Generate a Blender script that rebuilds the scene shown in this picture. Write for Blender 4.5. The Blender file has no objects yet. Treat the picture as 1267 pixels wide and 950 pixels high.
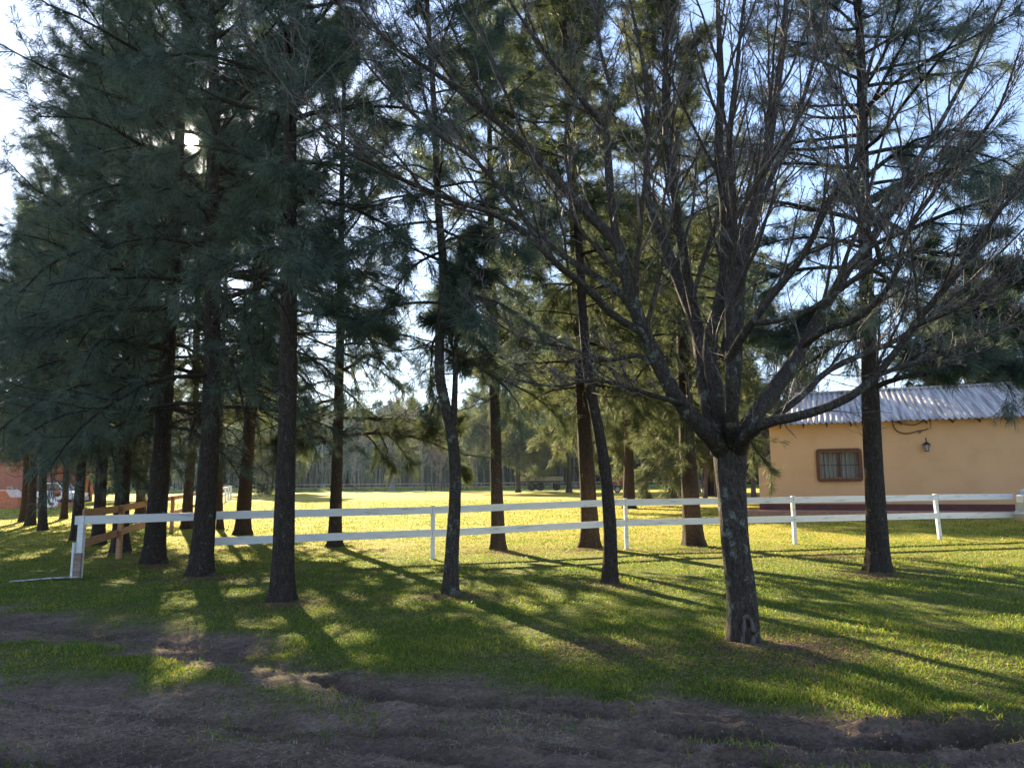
import bpy, math, random
import numpy as np
from mathutils import Vector, Matrix, Euler

random.seed(7)
rng = np.random.default_rng(11)
S = bpy.context.scene
R = math.radians

# ---------------------------------------------------------------- camera
FPX = 922.0
cam_d = bpy.data.cameras.new('camera')
cam_d.sensor_width = 36.0
cam_d.lens = 36.0 * FPX / 1267.0
cam_d.clip_start = 0.05
cam_d.clip_end = 3000
cam = bpy.data.objects.new('camera', cam_d)
S.collection.objects.link(cam)
CAMZ = 1.6
CM = Matrix.Rotation(R(90 + 7.5), 3, 'X') @ Matrix.Rotation(R(-0.52), 3, 'Z')
cam.matrix_world = Matrix.Translation((0, 0, CAMZ)) @ CM.to_4x4()
S.camera = cam

def ray(u, v):
    return (CM @ Vector(((u - 633.5) / FPX, -(v - 475.0) / FPX, -1.0))).normalized()

SUN = ray(237, 175)
SUN_EL = math.asin(SUN.z)
SUN_AZ = math.atan2(SUN.x, SUN.y)

# ---------------------------------------------------------------- sky and sun
W = bpy.data.worlds.new('World')
S.world = W
W.use_nodes = True
nt = W.node_tree
nt.nodes.clear()
wo = nt.nodes.new('ShaderNodeOutputWorld')
bg = nt.nodes.new('ShaderNodeBackground')
sky = nt.nodes.new('ShaderNodeTexSky')
sky.sky_type = 'NISHITA'
sky.sun_disc = False
sky.sun_elevation = SUN_EL
sky.sun_rotation = SUN_AZ % (2 * math.pi)
sky.air_density = 1.0
sky.dust_density = 0.2
sky.ozone_density = 1.8
bg.inputs['Strength'].default_value = 0.034
nt.links.new(sky.outputs[0], bg.inputs['Color'])
# the bright aureole and the disc of the sun in the sky itself
tc = nt.nodes.new('ShaderNodeTexCoord')
dot = nt.nodes.new('ShaderNodeVectorMath'); dot.operation = 'DOT_PRODUCT'
dot.inputs[1].default_value = tuple(SUN)
nt.links.new(tc.outputs['Generated'], dot.inputs[0])
def wmath(op, a, b=None):
    n = nt.nodes.new('ShaderNodeMath'); n.operation = op
    for i, x in enumerate((a, b)):
        if x is None: continue
        if isinstance(x, (int, float)): n.inputs[i].default_value = x
        else: nt.links.new(x, n.inputs[i])
    return n.outputs[0]
c = wmath('MAXIMUM', dot.outputs['Value'], 0.0)
aur = wmath('MULTIPLY', wmath('POWER', c, 60.0), 0.05)
aur2 = wmath('MULTIPLY', wmath('POWER', c, 300.0), 0.30)
disc = wmath('MULTIPLY', wmath('GREATER_THAN', c, math.cos(R(0.42))), 30.0)
tot = wmath('ADD', wmath('ADD', aur, aur2), disc)
bg2 = nt.nodes.new('ShaderNodeBackground')
bg2.inputs['Color'].default_value = (1.0, 0.66, 0.34, 1)
nt.links.new(tot, bg2.inputs['Strength'])
ad = nt.nodes.new('ShaderNodeAddShader')
nt.links.new(bg.outputs[0], ad.inputs[0]); nt.links.new(bg2.outputs[0], ad.inputs[1])
# even blue light added over the whole sky to flatten its sunward brightening
bg3 = nt.nodes.new('ShaderNodeBackground'); bg3.inputs['Color'].default_value = (0.46, 0.60, 1.0, 1); bg3.inputs['Strength'].default_value = 0.125
ad2 = nt.nodes.new('ShaderNodeAddShader')
nt.links.new(ad.outputs[0], ad2.inputs[0]); nt.links.new(bg3.outputs[0], ad2.inputs[1])
nt.links.new(ad2.outputs[0], wo.inputs['Surface'])

sl = bpy.data.lights.new('sun', 'SUN')
sl.energy = 5.0
sl.angle = R(0.5)
sl.color = (1.0, 0.83, 0.54)
so = bpy.data.objects.new('sun', sl)
S.collection.objects.link(so)
so.rotation_euler = SUN.to_track_quat('Z', 'Y').to_euler()
so.location = (0, 0, 60)

vs = S.view_settings
vs.view_transform = 'Standard'
vs.look = 'None'
vs.gamma = 1.0
vs.use_curve_mapping = False
vs.exposure = 2.46

# ---------------------------------------------------------------- numpy helpers
def nrm(a):
    return a / np.maximum(np.linalg.norm(a, axis=-1, keepdims=True), 1e-9)

_tabs = {}
def vnoise(x, y, seed=0):
    if seed not in _tabs:
        _tabs[seed] = np.random.default_rng(1000 + seed).random((256, 256))
    t = _tabs[seed]
    xi = np.floor(x).astype(int); yi = np.floor(y).astype(int)
    fx = x - xi; fy = y - yi
    fx = fx * fx * (3 - 2 * fx); fy = fy * fy * (3 - 2 * fy)
    a = t[xi % 256, yi % 256]; b = t[(xi + 1) % 256, yi % 256]
    c_ = t[xi % 256, (yi + 1) % 256]; d = t[(xi + 1) % 256, (yi + 1) % 256]
    return (a * (1 - fx) + b * fx) * (1 - fy) + (c_ * (1 - fx) + d * fx) * fy
def fbm(x, y, oct=4, seed=0):
    s = 0; a = 0.5; f = 1.0; n = 0
    for i in range(oct):
        s = s + a * (vnoise(x * f + 17.3 * i, y * f - 9.1 * i, seed + i) - 0.5) * 2
        n += a; a *= 0.5; f *= 2.03
    return s / n
def sstep(a, b, x):
    t = np.clip((x - a) / (b - a), 0, 1)
    return t * t * (3 - 2 * t)

def gz0(x, y):            # the broad lie of the land
    x = np.asarray(x, float); y = np.asarray(y, float)
    z = 0.5 * np.clip((y - 18) / 100.0, 0, 1)
    z = z + 0.24 * sstep(5, 12, x) * sstep(20, 28, y) * (1 - sstep(60, 90, y))
    z = z + 0.03 * fbm(x * 0.25, y * 0.25, 3, 40) * sstep(5, 12, y)
    return z

def G(u, v):              # where the line of sight (u, v) meets the land
    d = ray(u, v)
    z = 0.0
    for _ in range(12):
        t = (z - CAMZ) / d.z
        p = Vector((0, 0, CAMZ)) + d * t
        z = float(gz0(p.x, p.y))
    return Vector((p.x, p.y, z))
def at(u, v, Y):
    d = ray(u, v)
    return Vector((0, 0, CAMZ)) + d * (Y / d.y)

def sdf_poly(px, py, poly):          # negative inside
    n = len(poly)
    d = np.full(px.shape, 1e9)
    s = np.zeros(px.shape, bool)
    for i in range(n):
        ax, ay = poly[i]; bx, by = poly[(i + 1) % n]
        ex, ey = bx - ax, by - ay
        wx, wy = px - ax, py - ay
        t = np.clip((wx * ex + wy * ey) / (ex * ex + ey * ey + 1e-12), 0, 1)
        dx, dy = wx - ex * t, wy - ey * t
        d = np.minimum(d, dx * dx + dy * dy)
        cond = ((ay > py) != (by > py)) & (px < (bx - ax) * (py - ay) / (by - ay + 1e-12) + ax)
        s ^= cond
    d = np.sqrt(d)
    return np.where(s, -d, d)
def dist_line(px, py, pts):
    d = np.full(px.shape, 1e9)
    for (ax, ay), (bx, by) in zip(pts[:-1], pts[1:]):
        ex, ey = bx - ax, by - ay
        t = np.clip(((px - ax) * ex + (py - ay) * ey) / (ex * ex + ey * ey), 0, 1)
        d = np.minimum(d, np.hypot(px - ax - ex * t, py - ay - ey * t))
    return d
def gp(pts):
    return [(G(u, v).x, G(u, v).y) for u, v in pts]

# bare earth of the track, drawn on the ground plan in metres
DIRT = gp([(-160, 730), (0, 752), (80, 762), (150, 768), (230, 778), (300, 790), (360, 806), (420, 822), (530, 838), (640, 846), (800, 853),
           (900, 866), (1000, 882), (1100, 890), (1267, 888), (1500, 880), (1700, 1300), (300, 1500), (-400, 1500), (-500, 1000)])
GRASSY = gp([(-300, 765), (0, 797), (100, 798), (180, 802), (260, 818), (330, 838), (400, 858), (360, 866), (250, 856), (150, 846), (60, 838), (0, 826), (-300, 800)])
DIRT_B = gp([(430, 820), (640, 850), (900, 880), (1267, 900), (1267, 1100), (430, 1100)])
RUTS = [(gp([(400, 838), (470, 856), (560, 864), (640, 866), (745, 878)]), 0.10, 0.07),
        (gp([(770, 877), (900, 888), (1060, 896)]), 0.05, 0.035),
        (gp([(784, 911), (866, 926), (960, 945)]), 0.05, 0.04),
        (gp([(860, 902), (980, 914), (1107, 915), (1267, 899), (1500, 890)]), 0.13, 0.12),
        (gp([(300, 905), (480, 915), (640, 942), (800, 960)]), 0.09, 0.05),
        (gp([(640, 852), (760, 858), (900, 876)]), 0.05, 0.03),
        (gp([(-300, 745), (0, 765), (200, 785), (400, 820)]), 0.25, 0.035),
        (gp([(0, 845), (150, 865), (330, 885), (560, 900)]), 0.20, 0.03),
        (gp([(0, 930), (200, 930), (400, 960)]), 0.14, 0.05),
        (gp([(560, 884), (760, 894), (1000, 902), (1267, 893)]), 0.035, 0.034),
        (gp([(600, 905), (760, 925), (900, 945)]), 0.035, 0.034),
        (gp([(560, 858), (760, 868), (1000, 889), (1267, 889)]), 0.03, 0.034),
        (gp([(900, 935), (1100, 940), (1300, 925)]), 0.06, 0.045),
        (gp([(200, 880), (400, 890), (600, 900)]), 0.04, 0.034),
        (gp([(0, 862), (150, 876), (300, 892)]), 0.035, 0.034)]

def dirt_mask(x, y):
    s = sdf_poly(x, y, DIRT)
    n = fbm(x * 1.6, y * 2.2, 5, 3)
    m = 1 - sstep(-0.22, 0.30, s + n * 0.5)
    g = sdf_poly(x, y, GRASSY)
    m = m * sstep(-0.32, 0.16, g + fbm(x * 2.4, y * 2.4, 5, 9) * 0.5)
    return m
def micro(x, y, m):
    z = -0.05 * m
    ax = x * 0.6; ay = y * 3.2 + x * 0.5
    z = z + m * (0.030 * fbm(ax, ay, 5, 14) + 0.032 * fbm(x * 7, y * 10, 4, 20) + 0.012 * fbm(x * 22, y * 26, 2, 21))
    z = z + (1 - m) * 0.018 * fbm(x * 2.5, y * 2.5, 4, 26)
    for pts, w, d in RUTS:
        q = dist_line(x, y, pts) + 0.05 * fbm(x * 3, y * 3, 3, 31) + 0.03 * fbm(x * 13, y * 13, 2, 32)
        z = z - 1.5 * d * np.exp(-(np.abs(q) / w) ** 4) * (0.75 + 0.5 * fbm(x * 1.5, y * 1.5, 2, 33)) + 0.35 * d * np.exp(-((q - 2.1 * w) / (0.9 * w)) ** 2)
    return z
def gz(x, y):
    x = np.asarray(x, float); y = np.asarray(y, float)
    z = gz0(x, y)
    near = (y < 14) & (y > 1) & (np.abs(x) < 14)
    if near.any():
        xx, yy = np.atleast_1d(x), np.atleast_1d(y)
        nn = np.atleast_1d(near); zz = np.atleast_1d(z).copy()
        fade = (1 - sstep(11, 13.5, yy[nn])) * (1 - sstep(12, 14, np.abs(xx[nn])))
        zz[nn] += micro(xx[nn], yy[nn], dirt_mask(xx[nn], yy[nn])) * fade
        z = zz.reshape(np.shape(z))
    return z

# ---------------------------------------------------------------- mesh building
class Geo:
    def __init__(s):
        s.v = []; s.f = []; s.n = 0
    def add(s, V, F, mi=0, smooth=True):
        V = np.asarray(V, float).reshape(-1, 3); F = np.asarray(F, int)
        if F.size == 0: return
        s.v.append(V); s.f.append((F + s.n, mi, smooth)); s.n += len(V)
    def tubes(s, P, Rr, k=6, mi=0, smooth=True):
        P = np.asarray(P, float); Rr = np.asarray(Rr, float)
        if P.ndim == 2: P = P[None]; Rr = Rr[None]
        B, N, _ = P.shape
        T = nrm(np.gradient(P, axis=1))
        md = nrm(P[:, -1] - P[:, 0])
        ref = np.where(np.abs(md[:, 2:3]) > 0.8, np.array([[1.0, 0, 0]]), np.array([[0, 0, 1.0]]))
        ref = np.repeat(ref[:, None, :], N, 1)
        U = nrm(np.cross(T, ref)); Wd = np.cross(T, U)
        a = np.arange(k) * 2 * math.pi / k
        V = P[:, :, None, :] + Rr[:, :, None, None] * (np.cos(a)[None, None, :, None] * U[:, :, None, :] + np.sin(a)[None, None, :, None] * Wd[:, :, None, :])
        i = np.arange(B)[:, None, None] * N * k + np.arange(N - 1)[None, :, None] * k
        j = np.arange(k)[None, None, :]; j2 = (j + 1) % k
        F = np.stack([i + j, i + j2, i + k + j2, i + k + j], -1).reshape(-1, 4)
        s.add(V.reshape(-1, 3), F, mi, smooth)
    def box(s, c, h, rot=None, mi=0, taper=None):
        c = Vector(c)
        pts = []
        for z in (-1, 1):
            for x, y in ((-1, -1), (1, -1), (1, 1), (-1, 1)):
                p = Vector((x * h[0], y * h[1], z * h[2]))
                if taper and z > 0: p.x *= taper; p.y *= taper
                if rot is not None: p = rot @ p
                pts.append(c + p)
        s.add([tuple(p) for p in pts], [(0, 3, 2, 1), (4, 5, 6, 7), (0, 1, 5, 4), (1, 2, 6, 5), (2, 3, 7, 6), (3, 0, 4, 7)], mi, False)
    def bar(s, a, b, w, h, mi=0):     # a board from a to b: w across, h up
        a = Vector(a); b = Vector(b); d = (b - a)
        x = d.normalized(); up = Vector((0, 0, 1))
        if abs(x.z) > 0.95: up = Vector((0, 1, 0))
        y = up.cross(x).normalized(); z = x.cross(y)
        s.box((a + b) / 2, (d.length / 2, w / 2, h / 2), Matrix((x, y, z)).transposed(), mi)
    def prism(s, prof, y0, y1, mi=0):  # profile in x,z extruded along y (convex-ish ngon caps by fan)
        n = len(prof)
        V = [(x, y0, z) for x, z in prof] + [(x, y1, z) for x, z in prof]
        cx = sum(p[0] for p in prof) / n; cz = sum(p[1] for p in prof) / n
        V += [(cx, y0, cz), (cx, y1, cz)]
        s.add(V, [(i, (i + 1) % n, n + (i + 1) % n, n + i) for i in range(n)], mi, False)
        s.add(V, [((i + 1) % n, i, 2 * n) for i in range(n)] + [(n + i, n + (i + 1) % n, 2 * n + 1) for i in range(n)], mi, False)
    def build(s, name, mats, parent=None, loc=None, bevel=0):
        me = bpy.data.meshes.new(name)
        V = np.concatenate(s.v) if s.v else np.zeros((0, 3))
        me.vertices.add(len(V)); me.vertices.foreach_set('co', V.astype(np.float32).ravel())
        tot = sum(f.size for f, _, _ in s.f); npoly = sum(len(f) for f, _, _ in s.f)
        li = np.empty(tot, np.int32); ls = np.empty(npoly, np.int32); lt = np.empty(npoly, np.int32)
        mi = np.empty(npoly, np.int32); sm = np.empty(npoly, bool)
        a = b = 0
        for f, m_, s_ in s.f:
            k = f.shape[1]
            li[a:a + f.size] = f.ravel()
            ls[b:b + len(f)] = a + np.arange(len(f)) * k; lt[b:b + len(f)] = k
            mi[b:b + len(f)] = m_; sm[b:b + len(f)] = s_
            a += f.size; b += len(f)
        me.loops.add(tot); me.loops.foreach_set('vertex_index', li)
        me.polygons.add(npoly); me.polygons.foreach_set('loop_start', ls); me.polygons.foreach_set('loop_total', lt)
        me.polygons.foreach_set('material_index', mi); me.polygons.foreach_set('use_smooth', sm)
        me.update(calc_edges=True); me.validate()
        for m_ in (mats if isinstance(mats, (list, tuple)) else [mats]): me.materials.append(m_)
        o = bpy.data.objects.new(name, me)
        S.collection.objects.link(o)
        if parent: o.parent = parent
        if loc is not None: o.location = loc
        if bevel:
            bm_ = o.modifiers.new('bevel', 'BEVEL'); bm_.width = bevel; bm_.segments = 2; bm_.limit_method = 'ANGLE'
        return o

def tag(o, label=None, cat=None, group=None, kind=None):
    if label: o['label'] = label
    if cat: o['category'] = cat
    if group: o['group'] = group
    if kind: o['kind'] = kind
    return o
def empty(name, loc, rz=0, label=None, cat=None, group=None):
    o = bpy.data.objects.new(name, None); S.collection.objects.link(o)
    o.empty_display_size = 0.3
    o.location = loc; o.rotation_euler = (0, 0, rz)
    return tag(o, label, cat, group)
def copy_thing(root, loc, rz=0, scale=1.0, label=None):
    r = root.copy(); S.collection.objects.link(r)
    r.location = loc; r.rotation_euler = (0, 0, rz); r.scale = (scale,) * 3
    if label: r['label'] = label
    for ch in list(root.children):
        c_ = ch.copy(); S.collection.objects.link(c_); c_.parent = r
    return r

# ---------------------------------------------------------------- materials
def mat(name, cols, scale=4.0, stretch=(1, 1, 1), rough=0.8, bump=0.0, bscale=None, bstretch=None, detail=6, spec=0.3,
        trans=0.0, metal=0.0, lo=0.35, hi=0.65, island=0.0, bdist=0.02):
    m = bpy.data.materials.new(name); m.use_nodes = True
    n = m.node_tree; N = n.nodes; L = n.links
    p = N['Principled BSDF']; out = N['Material Output']
    t = N.new('ShaderNodeTexCoord'); mp = N.new('ShaderNodeMapping'); mp.inputs['Scale'].default_value = stretch
    L.new(t.outputs['Object'], mp.inputs['Vector'])
    nz = N.new('ShaderNodeTexNoise'); nz.inputs['Scale'].default_value = scale; nz.inputs['Detail'].default_value = detail
    nz.inputs['Roughness'].default_value = 0.6
    L.new(mp.outputs[0], nz.inputs['Vector'])
    cr = N.new('ShaderNodeValToRGB')
    e = cr.color_ramp.elements
    k = len(cols)
    e[0].position = lo; e[1].position = hi
    e[0].color = (*cols[0], 1); e[1].color = (*cols[-1], 1)
    for i in range(1, k - 1):
        x = e.new(lo + (hi - lo) * i / (k - 1)); x.color = (*cols[i], 1)
    fac = nz.outputs['Fac']
    if island:
        ge = N.new('ShaderNodeNewGeometry')
        mx = N.new('ShaderNodeMix'); mx.data_type = 'FLOAT'; mx.inputs[0].default_value = island
        L.new(fac, mx.inputs[2]); L.new(ge.outputs['Random Per Island'], mx.inputs[3]); fac = mx.outputs[0]
    L.new(fac, cr.inputs[0])
    L.new(cr.outputs[0], p.inputs['Base Color'])
    p.inputs['Roughness'].default_value = rough
    p.inputs['Specular IOR Level'].default_value = spec
    p.inputs['Metallic'].default_value = metal
    if bump:
        mb = N.new('ShaderNodeMapping'); mb.inputs['Scale'].default_value = bstretch or stretch
        L.new(t.outputs['Object'], mb.inputs['Vector'])
        nb = N.new('ShaderNodeTexNoise'); nb.inputs['Scale'].default_value = bscale or scale * 3; nb.inputs['Detail'].default_value = 8
        nb.inputs['Roughness'].default_value = 0.65
        L.new(mb.outputs[0], nb.inputs['Vector'])
        b = N.new('ShaderNodeBump'); b.inputs['Strength'].default_value = bump; b.inputs['Distance'].default_value = bdist
        L.new(nb.outputs['Fac'], b.inputs['Height']); L.new(b.outputs[0], p.inputs['Normal'])
    if trans:
        tr = N.new('ShaderNodeBsdfTranslucent'); ms = N.new('ShaderNodeMixShader'); ms.inputs[0].default_value = trans
        L.new(cr.outputs[0], tr.inputs['Color'])
        L.new(p.outputs[0], ms.inputs[1]); L.new(tr.outputs[0], ms.inputs[2]); L.new(ms.outputs[0], out.inputs['Surface'])
    return m

def bark_mat(name, cols, lichen, lamt, vscale=44.0):
    m = bpy.data.materials.new(name); m.use_nodes = True
    N = m.node_tree.nodes; L = m.node_tree.links; p = N['Principled BSDF']
    t = N.new('ShaderNodeTexCoord'); mp = N.new('ShaderNodeMapping'); mp.inputs['Scale'].default_value = (1, 1, 0.30)
    L.new(t.outputs['Object'], mp.inputs['Vector'])
    vo = N.new('ShaderNodeTexVoronoi'); vo.inputs['Scale'].default_value = vscale; vo.feature = 'DISTANCE_TO_EDGE'
    dn = N.new('ShaderNodeTexNoise'); dn.inputs['Scale'].default_value = 14; dn.inputs['Detail'].default_value = 6
    L.new(mp.outputs[0], dn.inputs['Vector'])
    mxv = N.new('ShaderNodeMix'); mxv.data_type = 'VECTOR'; mxv.inputs[0].default_value = 0.22
    L.new(mp.outputs[0], mxv.inputs[4]); L.new(dn.outputs['Color'], mxv.inputs[5]); L.new(mxv.outputs[1], vo.inputs['Vector'])
    nz = N.new('ShaderNodeTexNoise'); nz.inputs['Scale'].default_value = 30; nz.inputs['Detail'].default_value = 8; nz.inputs['Roughness'].default_value = 0.7
    L.new(mp.outputs[0], nz.inputs['Vector'])
    cr = N.new('ShaderNodeValToRGB'); e = cr.color_ramp.elements
    e[0].position = 0.3; e[0].color = (*cols[0], 1); e[1].position = 0.7; e[1].color = (*cols[1], 1)
    L.new(nz.outputs['Fac'], cr.inputs[0])
    # lichen: blotches with a shape of their own
    ln = N.new('ShaderNodeTexNoise'); ln.inputs['Scale'].default_value = 5.5; ln.inputs['Detail'].default_value = 7; ln.inputs['Roughness'].default_value = 0.72
    L.new(t.outputs['Object'], ln.inputs['Vector'])
    lr = N.new('ShaderNodeValToRGB'); lr.color_ramp.elements[0].position = 0.60 - 0.1 * lamt; lr.color_ramp.elements[1].position = 0.66 - 0.1 * lamt
    lr.color_ramp.elements[0].color = (0, 0, 0, 1); lr.color_ramp.elements[1].color = (0.8, 0.8, 0.8, 1)
    L.new(ln.outputs['Fac'], lr.inputs[0])
    mx = N.new('ShaderNodeMix'); mx.data_type = 'RGBA'
    L.new(lr.outputs[0], mx.inputs[0]); L.new(cr.outputs[0], mx.inputs[6]); mx.inputs[7].default_value = (*lichen, 1)
    cr2 = N.new('ShaderNodeValToRGB'); cr2.color_ramp.elements[0].position = 0.02; cr2.color_ramp.elements[0].color = (0.5, 0.48, 0.46, 1)
    cr2.color_ramp.elements[1].position = 0.22; cr2.color_ramp.elements[1].color = (1.25, 1.24, 1.22, 1)
    L.new(vo.outputs['Distance'], cr2.inputs[0])
    mm = N.new('ShaderNodeMix'); mm.data_type = 'RGBA'; mm.blend_type = 'MULTIPLY'; mm.inputs[0].default_value = 1.0
    L.new(mx.outputs[2], mm.inputs[6]); L.new(cr2.outputs[0], mm.inputs[7])
    L.new(mm.outputs[2], p.inputs['Base Color'])
    p.inputs['Roughness'].default_value = 0.9; p.inputs['Specular IOR Level'].default_value = 0.15
    ad_ = N.new('ShaderNodeMath'); ad_.operation = 'MULTIPLY_ADD'; ad_.inputs[1].default_value = 0.8
    sm_ = N.new('ShaderNodeMath'); sm_.operation = 'MINIMUM'; sm_.inputs[1].default_value = 0.35
    L.new(vo.outputs['Distance'], sm_.inputs[0]); L.new(sm_.outputs[0], ad_.inputs[0]); L.new(nz.outputs['Fac'], ad_.inputs[2])
    b = N.new('ShaderNodeBump'); b.inputs['Strength'].default_value = 1.0; b.inputs['Distance'].default_value = 0.03
    L.new(ad_.outputs[0], b.inputs['Height']); L.new(b.outputs[0], p.inputs['Normal'])
    return m

M = {}
M['bark_dark'] = bark_mat('bark_dark', ((0.028, 0.022, 0.018), (0.095, 0.075, 0.062)), (0.17, 0.18, 0.15), 0.0)
M['bark_brown'] = bark_mat('bark_brown', ((0.026, 0.018, 0.013), (0.095, 0.066, 0.048)), (0.15, 0.13, 0.10), -0.5)
M['bark_grey'] = bark_mat('bark_grey', ((0.035, 0.028, 0.023), (0.125, 0.105, 0.088)), (0.24, 0.27, 0.22), 0.45, 50)
M['limb_grey'] = bark_mat('limb_grey', ((0.055, 0.043, 0.034), (0.15, 0.12, 0.095)), (0.22, 0.23, 0.19), 0.0, 60)
M['twig'] = mat('twig', [(0.075, 0.055, 0.05), (0.17, 0.135, 0.12)], 3, rough=0.6, spec=0.4)
M['pale_bark'] = mat('pale_bark', [(0.07, 0.058, 0.056), (0.20, 0.165, 0.15)], 2.0, (1, 1, 0.3), 0.9, lo=0.3, hi=0.7)
M['twig_red'] = mat('twig_red', [(0.13, 0.08, 0.065), (0.24, 0.16, 0.13)], 1.0, rough=0.8)
M['needle_dark'] = mat('needle_dark', [(0.050, 0.085, 0.068), (0.095, 0.135, 0.100), (0.145, 0.170, 0.105)], 1.3, rough=0.55, trans=0.42, lo=0.3, hi=0.7, island=0.35, spec=0.4)
M['needle_green'] = mat('needle_green', [(0.045, 0.075, 0.040), (0.085, 0.110, 0.050), (0.140, 0.145, 0.060)], 1.1, rough=0.6, trans=0.48, lo=0.3, hi=0.7, island=0.35)
M['needle_olive'] = mat('needle_olive', [(0.050, 0.072, 0.034), (0.100, 0.122, 0.052), (0.165, 0.170, 0.075)], 0.9, rough=0.6, trans=0.52, lo=0.3, hi=0.7, island=0.35)
M['needle_far'] = mat('needle_far', [(0.030, 0.040, 0.024), (0.065, 0.070, 0.036)], 0.4, rough=0.8, trans=0.30, island=0.3)
M['grass_blade'] = mat('grass_blade', [(0.055, 0.12, 0.014), (0.11, 0.19, 0.02), (0.25, 0.27, 0.03), (0.42, 0.35, 0.08)], 0.9, rough=0.5, trans=0.5, lo=0.22, hi=0.86, island=0.5, spec=0.3)
M['straw'] = mat('straw', [(0.14, 0.11, 0.07), (0.48, 0.40, 0.29)], 6, rough=0.8, trans=0.3, island=0.7, lo=0.2, hi=0.8)
M['litter'] = mat('litter', [(0.10, 0.06, 0.035), (0.26, 0.17, 0.10)], 6, rough=0.8, trans=0.2, island=0.7, lo=0.2, hi=0.8)
M['soil_clod'] = mat('soil_clod', [(0.08, 0.057, 0.043), (0.24, 0.17, 0.13)], 14, rough=0.95, bump=0.8, bscale=60, spec=0.1, island=0.4)
M['white_paint'] = mat('white_paint', [(0.30, 0.27, 0.24), (0.66, 0.65, 0.63), (0.76, 0.75, 0.73)], 3.5, (0.8, 0.8, 6), 0.6, bump=0.25, bscale=30, lo=0.25, hi=0.5)
M['weathered_white'] = mat('weathered_white', [(0.20, 0.15, 0.12), (0.42, 0.39, 0.36), (0.66, 0.65, 0.63)], 9, (1, 2, 2), 0.8, bump=0.5, lo=0.38, hi=0.6)
M['raw_wood'] = mat('raw_wood', [(0.34, 0.17, 0.085), (0.52, 0.29, 0.15)], 6, (0.4, 0.4, 6), 0.75, bump=0.3)
M['old_wood'] = mat('old_wood', [(0.20, 0.13, 0.10), (0.36, 0.27, 0.21)], 5, (0.5, 0.5, 4), 0.85, bump=0.3)

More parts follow.
